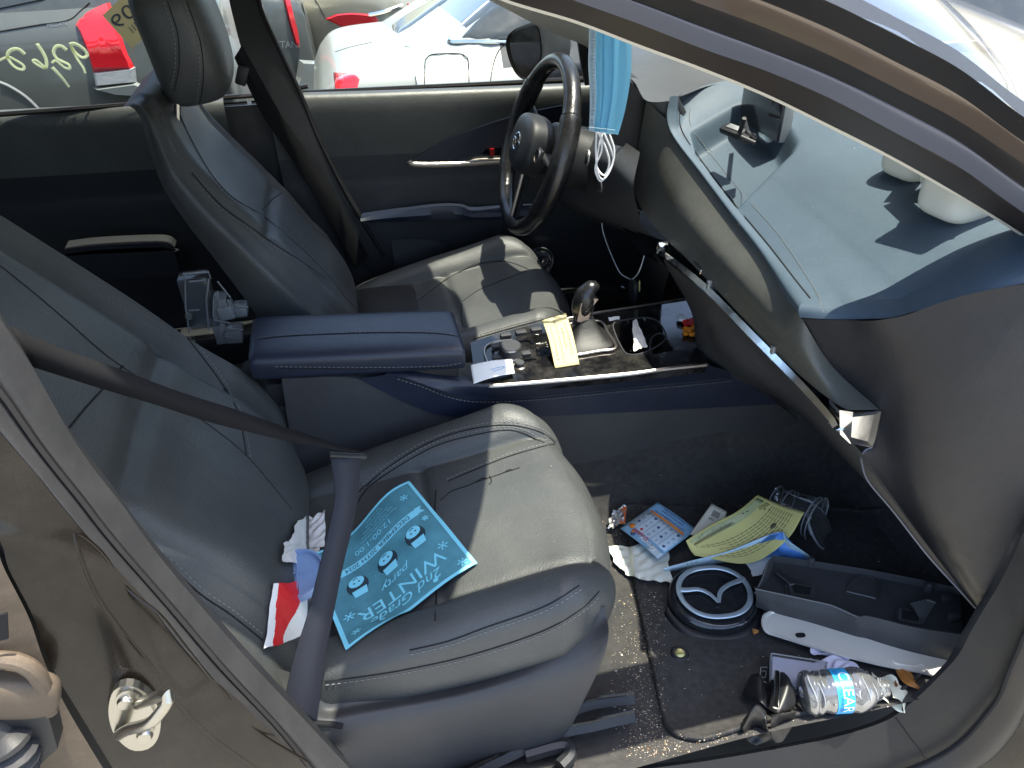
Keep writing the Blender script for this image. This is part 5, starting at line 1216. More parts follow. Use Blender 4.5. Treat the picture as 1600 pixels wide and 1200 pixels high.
# u from left-lower to right-upper, v from lower-right edge to top edge; text hangs upside down towards the top edge
S=Sheet(G); 
mb=MB(); S.bodygrid(mb,0)
nz=np.cross(G[15,16]-G[15,15],G[16,15]-G[15,15])[2]; hs=1 if nz>0 else -1
S.rect(mb,.04,.80,.96,.95,1,h=.0007,n=16)
mir=False
S.text(mb,'GOOD PLAN',.55,.875,.085,3,1,h=.0011)
for k in range(3): S.line(mb,[(.04,.74-.035*k),(.94,.74-.035*k)],.012,2,h=.0009)
for k in range(9):
    a=RS.uniform(.6,.93); P_=[(.05+.03*t*30*a/1,.60-.05*k) for t in np.linspace(0,1,20)]
    for t in np.arange(.05,a,.05): S.line(mb,[(t,.60-.052*k),(t+.038,.60-.052*k)],.009,2,h=.0009)
S.disc(mb,.22,.35,.035,2,1,h=.001)
for (u,v) in ((.25,.88),(.3,.9),(.85,.87),(.8,.9),(.1,.6),(.12,.68)): S.disc(mb,u,v,.012,2,1,h=.0012)
mb.build('yellow_leaflet',['ylw','ylg','ylk','cardb'],label='yellow printed leaflet curling up in the middle of the footwell litter',cat='leaflet',solid=.0006)
col('ivory',(.68,.65,.52),.75)
S=sheet4(*[U(x,y,'z',h) for x,y,h in ((1112,787,.07),(1136,800,.07),(1078,835,.045),(1120,850,.04))],nu=10,nv=10); mb=MB(); S.bodygrid(mb,0)
for k in range(6): S.line(mb,[(.3,.85-.03*k),(.7,.85-.03*k)],.012,1,h=.0008)
S.text(mb,'INFO',.4,.6,.1,1,1,h=.001)
mb.build('ivory_card',['ivory','ylk'],label='ivory card sticking up behind the yellow leaflet',cat='card',solid=.0008)
# blue folded brochure
col('bro',(.10,.28,.70),.35,var=.4,vscale=12); col('bro_l',(.50,.68,.78),.35); col('bro_d',(.03,.16,.45),.4); col('grn',(.10,.35,.08),.5)
a=[U(x,y,'z',h) for x,y,h in ((1035,888,.030),(1080,876,.035),(1140,860,.05),(1216,831,.085),(1232,845,.085),(1262,866,.06))]
b_=[U(x,y,'z',h) for x,y,h in ((1037,893,.012),(1085,888,.012),(1140,878,.014),(1206,876,.02),(1240,874,.02),(1276,884,.02))]
G=loftgrid([b_,[(p+q)/2+A([0,-.004,.004]) for p,q in zip(a,b_)],a],60,14); S=Sheet(G); mb=MB(); mb.grid(G,1)
nz=np.cross(G[7,16]-G[7,15],G[8,15]-G[7,15]); hs=1 if nz[2]>0 else -1
S.shape(mb,[(.50,.15),(.72,.0),(.97,.05),(.92,.6),(.78,1),(.70,1),(.6,.7)],0,h=.0008); S.shape(mb,[(.33,.1),(.38,.75),(.47,.8),(.50,.3),(.42,.0)],2,h=.0008)
S.shape(mb,[(.62,.45),(.7,.8),(.76,.6),(.72,.3)],1,h=.0010); S.disc(mb,.40,.45,.02,4,3,h=.0012); S.disc(mb,.45,.35,.02,4,3,h=.0012)
for k in range(3): S.line(mb,[(.14+.03*k,.3),(.16+.03*k,.8)],.012,3,h=.001)
mb.build('blue_brochure',['bro','bro_l','bro_d','grn','tk_t'],label='folded glossy blue brochure between the yellow leaflet and the round emblem',cat='brochure',solid=.0008)
crumple(((1160,880),(1208,872),(1200,905),(1175,908)),FL,['white'],'paper_slip','white paper corner poking out between emblem and black bracket','paper',seed=21,amp=.003,lift=.012,n=12)
# wrapper
col('foil',(.45,.45,.44),.25,metal=.7); col('wrap_o',(.55,.12,.03),.35)
def wd(S,mb): S.shape(mb,[(.72,.05),(.98,.1),(.98,.95),(.66,.95)],1,h=.001)
crumple(((956,808),(978,798),(974,830),(948,834)),FL,['foil','wrap_o'],'candy_wrapper','small orange and clear candy wrapper beside the inner edge of the mat','wrapper',seed=6,amp=.012,lift=.006,n=18,wob=.2,deco=wd)
# clear cups
for i,(bc,tc,r0,r1,lab) in enumerate((((1205,795),(1270,830),.030,.044,'clear plastic cup lying on its side behind the yellow leaflet'),)):
    a0=hp(*bc,FL,.03); a1=hp(*tc,FL,.035); ax=(a1-a0); L=np.linalg.norm(ax); ax/=L; mb=MB()
    mb.lathe([(0,0),(r0*.9,0),(r0,.004),(r0*1.05,.02),(r0*1.15,L*.5),(r1*.97,L*.93),(r1,L*.97),(r1*1.05,L),(r1*1.0,L+.003)],a0,ax,48,0)
    e=np.cross(ax,[0,0,1]); e/=np.linalg.norm(e); f=np.cross(ax,e)
    for rr,hh in ((r1*1.05,L),(r1*.99,L*.9),(r0*1.08,.03),(r0,.004)): mb.tube([a0+ax*hh+rr*(e*math.cos(t)+f*math.sin(t)) for t in np.linspace(0,2*math.pi,50,endpoint=False)],.0013,1,6,closed=True)
    mb.build('plastic_cup',['clear','frost'],label=lab,cat='cup')
mb=MB(); c=hp(1275,835,FL,.02); mb.lathe([(0,.0),(.034,.002),(.040,.006),(.044,.006),(.046,0)],c,(.55,-.45,.6),44,0); 
ax=A([.55,-.45,.6]); ax/=np.linalg.norm(ax); e=np.cross(ax,[0,0,1]); e/=np.linalg.norm(e); f=np.cross(ax,e)
for rr in (.046,.041): mb.tube([c+ax*.004+rr*(e*math.cos(t)+f*math.sin(t)) for t in np.linspace(0,2*math.pi,50,endpoint=False)],.0014,1,6,closed=True)
mb.build('cup_lid',['clear','frost'],label='clear domed cup lid at the mouth of the plastic cup in the footwell',cat='lid')
# emblem puck
EC=hp(1111,945,FL,.0); EMB=thing('wheel_emblem','round black badge with a silver winged oval, lying on the floor mat','badge',tuple(EC))
tiltR=rotm(rx=.06,ry=.03,rz=-.10)
def E_(x,y,z): return EC+tiltR@A([x*1.10,y*1.08,z*.8])
col('gloss',(.012,.014,.017),.12,coat=.6,dust=.25,dustcol=(.12,.12,.12,1),dscale=30)
mb=MB(); n=72; th=np.linspace(0,2*math.pi,n,endpoint=False)
rx_,ry_=.074,.066
rr=[(.80,.000),(.98,.002),(1.0,.016),(1.03,.020),(1.03,.030),(1.0,.036),(.965,.038),(.955,.034),(.93,.037),(.90,.038)]
mb.grid(A([[E_(rx_*s*math.cos(t),ry_*s*math.sin(t),h) for t in th] for s,h in rr]),0,closeu=True)
mb.poly([E_(rx_*.90*math.cos(t),ry_*.90*math.sin(t),.038) for t in th],0); mb.build('badge_body','gloss',EMB)
mb=MB(); ov=lambda t,s=1:(.060*s*math.copysign(abs(math.cos(t))**.85,math.cos(t)),.050*s*math.sin(t)+.002)
mb.tube([E_(*ov(t),.048) for t in th],.0050,0,8,closed=True,flat=.45)
for P in (((-.060,.012),(-.045,.010),(-.025,.009),(-.010,-.002),(0,-.020)),((.060,.022),(.047,.018),(.028,.012),(.010,.0),(0,-.020))):
    mb.tube(cr([E_(x,y,.048) for x,y in P],30),A([.0056-.002*i/29 for i in range(30)]),0,8,flat=.5)
M['embs']=mat('emblem_silver',(.42,.50,.55),.30,.55,dust=.1); mb.build('winged_oval','embs',EMB)
mb=MB(); O2=[E_(.085*math.cos(t)*(1+.03*math.sin(5*t)),.070*math.sin(t)-.012,.003+.002*math.sin(4*t)) for t in np.linspace(math.pi,2*math.pi,40)]; O3=[E_(.078*math.cos(t),.066*math.sin(t),.016) for t in np.linspace(math.pi,2*math.pi,40)]
mb.grid(A([O2,O3])); mb.build('badge_skirt','plasticd',EMB,solid=.002)
# black bracket
BZ=.075
def bz(x,y,h=0): return U(x,y,'z',BZ+h)
BR=MB(); M['dullb']=mat('dull_black_plastic',(.045,.045,.046),.55,bump=.5,bscale=120,dust=.5,dustcol=(.11,.105,.10,1),dscale=22)
base_t=[bz(x,y,-.025) for x,y in ((1205,878),(1250,884),(1310,893),(1370,903),(1430,915),(1500,930))]; base_b=[bz(x,y,-.03) for x,y in ((1184,925),(1240,938),(1310,955),(1380,970),(1440,985),(1505,999))]
BR.grid(loftgrid([base_t,base_b],50,12),0)
wt_=[bz(x,y,.0) for x,y in ((1180,920),(1215,926),(1260,936),(1300,945),(1340,963),(1352,962),(1380,968),(1410,976),(1450,984),(1506,992))]
wb_=[p*A([1,1,0])+A([0,-.012,BZ-.052]) for p in wt_]
wb_=[U(x,y,'z',.028) for x,y in ((1180,948),(1215,960),(1260,972),(1300,984),(1340,996),(1352,998),(1380,1007),(1410,1016),(1450,1026),(1500,1037))]
BR.grid(loftgrid([wt_,[(p+q)/2+A([0,-.004,0]) for p,q in zip(wt_,wb_)],wb_],60,10,),0)
BR.grid(A([cr(wt_,60),cr([p+A([0,.006,-.002]) for p in wt_],60)]),0); BR.grid(A([cr([p+A([0,.006,-.002]) for p in wt_],60),cr(base_b,60)]),0)
# left ear
BR.prism([bz(1178,928,-.01),bz(1190,905,.01),bz(1198,880,.028),bz(1204,872,.03),bz(1206,882,.01),bz(1200,905,-.02)],(.003,0,0),0)
BR.grid(A([cr(base_t,50),cr([p+A([0,.004,.014]) for p in base_t],50)]),0)
def bstrip(P,r=.0012,mi=1): BR.tube([bz(x,y,h) for x,y,h in P],r,mi,6)
bstrip([(1180,920,.001),(1260,937,.001),(1300,946,.001),(1340,964,.001)],.0010)
bstrip([(1323,924,-.022),(1368,935,-.022)],.0014); BR.tube(cr([bz(x,y,-.022) for x,y in ((1323,924),(1330,910),(1345,900),(1362,902),(1373,915),(1374,933))],24),.0012,0,6)
for P in (((1227,914),(1272,922),(1270,940),(1234,934)),((1402,954),(1440,962),(1438,982),(1400,974))):
    q=[bz(x,y,-.022) for x,y in P]; BR.prism(q,(0,0,.010),0); BR.tube(q+[q[0]],.0011,1,5); BR.poly([p+A([0,0,.0105]) for p in [ (q[0]*.85+q[2]*.15),(q[1]*.85+q[3]*.15),(q[2]*.85+q[0]*.15),(q[3]*.85+q[1]*.15)]],2)
for P in (((1218,893,-.02),(1245,912,-.02),(1235,914,-.0),(1212,896,.0)),((1423,945,.0),(1450,938,.004),(1462,942,-.005),(1442,975,-.02),(1430,955,.0))):
    BR.prism([bz(*p) for p in P],(0,.002,.002),0); BR.tube([bz(*p) for p in P][:3],.0011,1,5)
for px,py in ((1265,878),(1448,918)): BR.lathe([(0,.022),(.004,.022),(.007,.018),(.0075,0)],bz(px,py+6,-.028),(0,0,1),16,0)
for px,py in ((1480,935),(1490,965)): BR.box(bz(px,py,-.02),(.010,.006,.008),R=rotm(rz=-.15),bev=.002,mi=0)
BR.grid(A([[bz(1500,930,-.03),bz(1500,930,0)],[bz(1505,992,-.03),bz(1505,992,.0)]]),0)
M['edge']=mat('scuffed_edge',(.20,.20,.195),.6)
BR.build('bracket',['dullb','edge','groove'],label='long black plastic number plate bracket lying at the front of the footwell',cat='bracket',solid=0)
# metal plate
PZ=.030
MPb=MB(); out=[(1190,966),(1191,978),(1198,988),(1215,994),(1300,1020),(1380,1040),(1440,1051),(1470,1060),(1492,1068),(1500,1045),(1470,1020),(1400,1000),(1290,975),(1215,955),(1195,958)]
O=cr([U(x,y,'z',PZ) for x,y in out],100,True); c=O.mean(0)
MPb.grid(A([O+A([0,0,-.003]),O,c+(O-c)*.985+A([0,0,.0015]),c+(O-c)*.955+A([0,0,.0012]),c+(O-c)*.94+A([0,0,-.0005]),c+(O-c)*.5+A([0,0,-.0005])]),0,closeu=True); MPb.poly(c+(O-c)*.5+A([0,0,-.0005]),0)
MPb.prism(cr([U(x,y,'z',PZ+.001) for x,y in ((1243,990),(1256,989),(1258,995),(1246,996))],20,True),(0,0,.0003),1)
MPb.tube(cr([U(x,y,'z',PZ+.001) for x,y in ((1393,1030),(1400,1036),(1425,1040),(1440,1038),(1450,1050),(1462,1056))],24),.002,0,6)
M['plate']=mat('brushed_plate',(.80,.77,.68),.36,.35,rvar=.1,vscale=12,bump=.2,bscale=40)
MPb.build('metal_plate',['plate','groove'],label='bent bare metal number plate under the black bracket',cat='plate')
# ribbon
col('lilac',(.55,.55,.68),.6,bump=.2,bscale=300,sheen=.3)
RB=thing('fabric_ribbon','crumpled pale lilac fabric ribbon between the metal plate and the bottle','ribbon',tuple(hp(1310,1055,FL)))
for px in ((((1265,1014),(1300,1018),(1334,1030)),((1263,1026),(1295,1030),(1325,1040)),((1270,1031),(1300,1030),(1318,1036))),
           (((1276,1040),(1300,1034),(1325,1036)),((1270,1048),(1295,1055),(1322,1050)),((1285,1062),(1305,1070),(1330,1066))),
           (((1315,1036),(1335,1050),(1352,1078)),((1300,1045),(1318,1065),(1340,1092)),((1300,1062),(1318,1078),(1345,1097)))):
    mb=MB(); G=loftgrid([[hp(x,y,FL,.010+.008*((i+j)%2)) for i,(x,y) in enumerate(r)] for j,r in enumerate(px)],26,22)
    for j in range(22):
        for i in range(26): G[j,i,2]+=.003*math.sin(j*.35+i*.2)
    mb.grid(G); mb.build('ribbon_fold','lilac',RB,solid=.0008)
# clear box
BX=thing('clear_box','flat clear plastic box with a white insert beside the bottle','box',tuple(hp(1235,1065,FL)))
q=[hp(x,y,FL,.0) for x,y in ((1200,1040),(1285,1056),(1280,1100),(1199,1078))]; zb=max(p[2] for p in q)+.002
Q=cr([A([p[0],p[1],zb]) for p in (q[0]*.97+q[1]*.03,q[1],q[2],q[3]*.97+q[2]*.03)],4) if False else [A([p[0],p[1],zb]) for p in q]
mb=MB(); mb.prism(Q,(0,0,.013)); mb.tube([p+A([0,0,.013]) for p in Q]+[Q[0]+A([0,0,.013])],.0012,1,6); mb.tube(Q+[Q[0]],.0012,1,6)
for p in Q: mb.tube([p,p+A([0,0,.013])],.0012,1,6)
mb.build('case_shell',['clear','frost'],BX)
cq=sum(Q)/4; mb=MB(); mb.prism([cq+(p-cq)*.93+A([0,0,.002]) for p in Q],(0,0,.006)); mb.build('insert','lilac',BX)
mb=MB(); mb.tube([hp(x,y,FL,.006) for x,y in ((1198,1046),(1188,1046),(1186,1066),(1197,1070))],.0012,0,6); mb.tube(cr([hp(x,y,FL,.006) for x,y in ((1190,1052),(1196,1052),(1194,1062),(1188,1060))],12),.0008,0,6); mb.build('hang_tab','frost',BX)
# bottle
b0=hp(1248,1102,FL,.034); b1=hp(1378,1092,FL,.030); ax=b1-b0; L=np.linalg.norm(ax); ax/=L
BT=thing('water_bottle','small crushed clear water bottle with a sky blue label lying near the sill','bottle',tuple((b0+b1)/2-A([0,0,.034])))
e=np.cross(ax,[0,0,1]); e/=np.linalg.norm(e); f=np.cross(e,ax)
def bring(h,r,sq=0,ph=0,n=48):
    return [b0+ax*(h*L)+r*(e*math.cos(t)+f*math.sin(t))*(1+sq*math.sin(3*t+ph)) for t in np.linspace(0,2*math.pi,n,endpoint=False)]
prof=[(-.02,.010,0,0),(-.01,.026,.03,0),(.02,.031,.05,1),(.08,.0335,.03,2),(.13,.030,.08,3),(.17,.033,.05,4),(.23,.031,.05,5),(.28,.033,.01,0),(.31,.033,0,0),(.52,.033,0,0),(.56,.033,.02,0),(.62,.0345,.02,1),(.72,.031,.03,0),(.82,.022,.0,0),(.88,.0145,0,0),(.90,.0165,0,0),(.92,.0135,0,0),(.96,.0135,0,0),(.97,.0125,0,0),(1.0,.0125,0,0)]
mb=MB(); g=A([bring(*p) for p in prof]); g=cru(g,80); mb.grid(g,0,closeu=True); M['clearb']=glassmat('bottle_plastic',(.92,.93,.94),refl=.30,rough=.2,dirt=.28,dirtcol=(.55,.56,.57,1)); mb.build('bottle_body','clearb',BT)
hl=MB()
for h_,r_,a0,a1 in ((.05,.0335,.6,1.9),(.15,.032,.3,1.4),(.2,.032,1.2,2.6),(.67,.034,.5,1.6),(.78,.026,.4,2.6),(.895,.0168,0,6.2),(.92,.0142,0,6.2)):
    hl=MB(); hl.tube([b0+ax*((h_+.02*math.sin(t*3))*L)+r_*(e*math.cos(t)+f*math.sin(t)) for t in np.linspace(a0,a1,16)],.0010,0,5); hl.build('bottle_crease','frost',BT)
col('lbl',(.03,.34,.70),.35); col('lbl_t',(.62,.78,.85),.5); col('lbl_d',(.02,.10,.30),.5)
LG=A([[b0+ax*(h*L)+.0337*(e*math.cos(t)+f*math.sin(t)) for t in np.linspace(math.pi+1.2,-1.2,60)] for h in np.linspace(.32,.515,12)])
# outward side check
S=Sheet(LG); mb=MB(); S.bodygrid(mb,0); tt=b0+ax*(.4*L); pc=S.at(.5,.5); nn=S.at(.5,.5,.001)-pc; sg=1 if nn@(pc-tt)>0 else -1
asp=(1.2*2+math.pi)*.0337/(.195*L)
uc=.66
S.text(mb,'CLEAR',uc-.04,.60,.125,1,asp,h=.0006*sg,mirror=(sg<0)); S.text(mb,'DRINKING WATER',uc-.05,.22,.045,2,asp,h=.0006*sg,mirror=(sg<0))
mb.build('label',['lbl','lbl_t','lbl_d'],BT)
# bow
col('satinb',(.012,.012,.013),.40)
BO=thing('hair_bow','black satin hair bow with a silver clip lying at the corner of the mat','hair bow',tuple(hp(1195,1110,FL)))
bc=hp(1198,1110,FL,.02)
def lobe(px,hs,name='bow_loop'):
    rows=[[hp(x,y,FL,h) for (x,y),h in zip(r,hh)] for r,hh in zip(px,hs)]
    mb=MB(); G=loftgrid(rows,24,24); mb.grid(G); mb.build(name,'satinb',BO,solid=.0008)
lobe((((1196,1118),(1180,1112),(1158,1096)),((1192,1100),(1178,1085),(1160,1090)),((1196,1108),(1184,1072),(1172,1060))),((.02,.03,.012),(.03,.05,.02),(.022,.03,.012)))
lobe((((1196,1080),(1215,1075),(1235,1090)),((1200,1092),(1222,1090),(1240,1105)),((1198,1112),(1215,1118),(1236,1112)),((1190,1110),(1205,1112),(1215,1112))),((.02,.045,.03),(.03,.05,.02),(.015,.01,.006),(.012,.008,.006)))
lobe((((1195,1125),(1178,1120),(1160,1130)),((1190,1132),(1172,1135),(1158,1148)),((1195,1145),(1178,1155),(1165,1162)),((1205,1160),(1190,1166),(1180,1168))),((.015,.03,.01),(.035,.05,.015),(.02,.025,.01),(.01,.01,.006)))
lobe((((1198,1125),(1215,1135),(1238,1128)),((1200,1140),(1218,1150),(1236,1142)),((1200,1160),(1212,1166),(1222,1162))),((.015,.035,.03),(.03,.035,.015),(.01,.01,.006)))
mb=MB(); a0=hp(1204,1084,FL,.062); a1=hp(1202,1138,FL,.055); mb.tube([a0,(a0+a1)/2+A([0,0,.003]),a1],.0042,0,8,flat=.4); d=(a1-a0); mb.box((a0+a1)/2,(np.linalg.norm(d)/2,.0035,.0012),R=A(Matrix(((d[0],-d[1],0),(d[1],d[0],0),(d[2],0,np.linalg.norm(d))))) @ np.diag([1/np.linalg.norm(d)]*3),bev=.0008); mb.build('hair_clip','chrome',BO)
# receipt list near bottle
S=sheet4(*[hp(x,y,FL,.012) for x,y in ((1359,1057),(1398,1068),(1362,1098),(1412,1118))],nu=16,nv=16,bend=lambda u,v:.006*math.sin(u*6+v*3)); mb=MB(); S.bodygrid(mb,0)
col('cream_p',(.60,.60,.48),.8,var=.15,vscale=60)
S.text(mb,'Psalm 2',.45,.82,.13,1,.9,rot=-.35,h=.001)
for k in range(7): S.text(mb,('the small printed words','of an old torn page','folded in the middle','and left on the floor','with crumbs and dust','next to the bottle','end')[k],.45-.02*k,.70-.075*k,.05,1,.9,rot=-.35,h=.001)
mb.build('torn_page',['cream_p','ylk'],label='torn cream printed page by the neck of the bottle',cat='paper')
S2=sheet4(*[hp(x,y,FL,.014) for x,y in ((1385,1072),(1428,1102),(1392,1098),(1412,1120))],nu=10,nv=10,bend=lambda u,v:.006*math.sin(u*4)); mb=MB(); S2.bodygrid(mb,0); mb.build('folded_flap','cream_p',bpy.data.objects['torn_page'])
# leaves
col('leafm',(.34,.14,.03),.6,var=.25,vscale=60)
def leaf(P,label):
    pts=[hp(x,y,FL,.006) for x,y in P]; mb=MB(); a,b,c_,d=pts; 
    up_=cr([a,b,c_],16); dn_=cr([a,d,c_],16); mid=(up_+dn_)/2+A([0,0,.006]); mb.grid(A([up_,mid,dn_])); mb.tube(mid+A([0,0,.0004]),.0006,0,4); mb.build('leaf','leafm',label=label,cat='leaf')
leaf(((1396,1048),(1420,1052),(1434,1081),(1410,1070)),'long brown dry leaf below the metal plate')
leaf(((1392,1066),(1400,1067),(1400,1077),(1393,1075)),'tiny brown leaf scrap beside the torn page')
leaf(((1174,989),(1180,987),(1184,992),(1178,994)),'small ochre leaf crumb below the round badge')
# crumbs, lint
cm=MB()
for k in range(2600):
    r=RS.rand()
    if r<.34: x,y=RS.uniform(955,1045),RS.uniform(930,1185)
    elif r<.60: x=RS.uniform(1000,1400); y=1170-(x-1000)*.06-max(0,x-1300)*.25+RS.normal(0,9)
    elif r<.72: x,y=RS.normal(985,22),RS.normal(825,20)
    elif r<.86: x,y=RS.uniform(930,1480),RS.uniform(740,1130)
    else: x,y=RS.normal(1010,14),RS.uniform(900,1190)
    h=hit(x,y,FL)
    if h is None: continue
    s=RS.uniform(.0004,.0013)*(2.0 if RS.rand()<.03 else 1); p=h[0]+A([0,0,s*.6]); q=RS.normal(0,1,(4,3)); q/=np.linalg.norm(q,axis=1)[:,None]; q=p+q*s*A([1.6,1,.6])
    b=len(cm.v); cm.v+=[tuple(t) for t in q]; mi=RS.choice([0,1,2],p=[.5,.3,.2])
    for f_ in ((0,1,2),(0,1,3),(0,2,3),(1,2,3)): cm.f.append(tuple(b+i for i in f_)); cm.m.append(mi); cm.sm.append(False)
col('cr1',(.35,.28,.18),.9); col('cr2',(.55,.50,.42),.9); col('cr3',(.16,.09,.04),.9)
PADO=bpy.data.objects['dash_pad']
for k in range(190):
    if k<60: x,y,ob=RS.uniform(1060,1500),RS.uniform(200,440),[PADO]
    elif k<110: x,y,ob=RS.uniform(1040,1260),RS.uniform(260,560),[DASH]
    elif k<150: x,y,ob=RS.uniform(600,1250),RS.uniform(600,720),[CONS]
    else: x,y,ob=RS.uniform(520,930),RS.uniform(700,1000),[cush_po]
    h=hit(x,y,ob)
    if h is None: continue
    s=RS.uniform(.0003,.0008); p=h[0]+h[1]*s*.5; q=RS.normal(0,1,(4,3)); q/=np.linalg.norm(q,axis=1)[:,None]; q=p+q*s*A([1.4,1,.8])
    b=len(cm.v); cm.v+=[tuple(t) for t in q]
    for f_ in ((0,1,2),(0,1,3),(0,2,3),(1,2,3)): cm.f.append(tuple(b+i for i in f_)); cm.m.append(1); cm.sm.append(False)
cm.build('crumbs',['cr1','cr2','cr3'],label='dry crumbs and grit scattered over the carpet',cat='crumbs',kind='stuff')
# ================================================================== writing on the rear window, tag
z1=lambda p:(p[0]/6.154,p[1]/6.154)
M['chalk']=mat('window_paint',(.80,.82,.62),.9)
def translucent(m,c,f):
    nt=m.node_tree; b=nt.nodes['Principled BSDF']; o=[n for n in nt.nodes if n.type=='OUTPUT_MATERIAL'][0]; t=nt.nodes.new('ShaderNodeBsdfTranslucent'); t.inputs[0].default_value=(*c,1); x=nt.nodes.new('ShaderNodeMixShader'); x.inputs[0].default_value=f
    nt.links.new(b.outputs[0],x.inputs[1]); nt.links.new(t.outputs[0],x.inputs[2]); nt.links.new(x.outputs[0],o.inputs[0])
translucent(M['chalk'],(.85,.87,.66),.7); translucent(M['blue'],(.25,.65,.9),.4); translucent(M['maskw'],(.6,.75,.85),.4)
strokes=[[(670,430),(720,422),(800,470),(838,530),(790,552),(720,500),(680,440),(740,560),(800,650),(820,705)],
[(640,482),(590,445),(540,450),(515,500),(545,560),(600,590),(662,622),(668,662),(620,650),(560,600),(530,582),(498,606)],[(502,648),(580,730),(665,838)],
[(355,420),(410,500),(445,580),(440,652),(380,635),(318,590),(345,578),(400,620),(445,662)],
[(238,522),(180,475),(110,480),(72,530),(100,600),(160,655),(222,668),(225,630),(150,580),(80,550),(-10,582)]]
def glp(x,y): 
    h=hit(x,y,[RGL],dflt=U(x,y,'y',.735)); return h[0]
for s in strokes:
    P=cr([glp(*z1(q)) for q in s],60); r=A([.0040*(1-.35*(i/59)) for i in range(60)])
    mb=MB(); mb.tube(P,r,0,6,flat=.25,updir=(0,1,0)); mb.build('painted_digit','chalk',RGL)
q=[U(x,y,'y',.728) for x,y in ((162,24),(208,-12),(250,-40),(300,30),(222,96),(206,72))]; 
S=sheet4(*[U(x,y,'y',.722) for x,y in ((285,-90),(160,24),(330,-30),(206,76))],nu=8,nv=8); mb=MB(); S.bodygrid(mb,0)
col('tagm',(.42,.33,.15),.7); translucent(M['tagm'],(.42,.33,.15),.5)
S.text(mb,'038009',.60,.66,.26,1,1.8,h=.0006,mirror=False); S.text(mb,'038009',.60,.66,.26,1,1.8,h=-.0006,mirror=False)
for k in range(12): 
    for hh in (.0006,-.0006): S.line(mb,[(.5+.035*k,.25),(.5+.035*k,.42)],.008 if k%3 else .016,1,h=hh)
mb.build('paper_tag',['tagm','ink'],RGL)

for o in COL.objects:
    n=o.name.split('.')[0]
    if o.parent is None and 'category' in o.keys():
        g={'napkin':'crumpled napkins on the seat','leaf':'dry leaf scraps on the floor mat','cup_lid':'loose drink lids','paper_slip':'small white paper slips'}.get(n)
        if g: o['group']=g
# ================================================================== other vehicles
M['whitep']=mat('white_car_paint',(.27,.285,.265),.35,coat=.5,dust=.15,dustcol=(.4,.38,.32,1),dscale=3)
M['beigep']=mat('beige_car_paint',(.27,.25,.19),.4,.3,coat=.5)
M['greyp']=mat('grey_car_paint',(.075,.08,.075),.4,.3,coat=.5,dust=.3,dustcol=(.16,.16,.14,1),dscale=5)
M['silverp']=mat('silver_car_paint',(.26,.28,.27),.35,.4,coat=.5)
M['cglass']=mat('car_window',(.03,.035,.035),.08,coat=.3,dust=.3,dustcol=(.2,.2,.17,1),dscale=8)
M['tyre']=mat('tyre_rubber',(.02,.02,.02),.8)
M['rim']=mat('alloy_rim',(.35,.35,.34),.35,.8)
M['lamp']=mat('red_lamp_lens',(.62,.012,.02),.12,coat=.8,bump=.3,bscale=60)
M['lampw']=mat('clear_lamp_lens',(.5,.5,.48),.15,coat=.8,bump=.6,bscale=90)
GZ=-.33
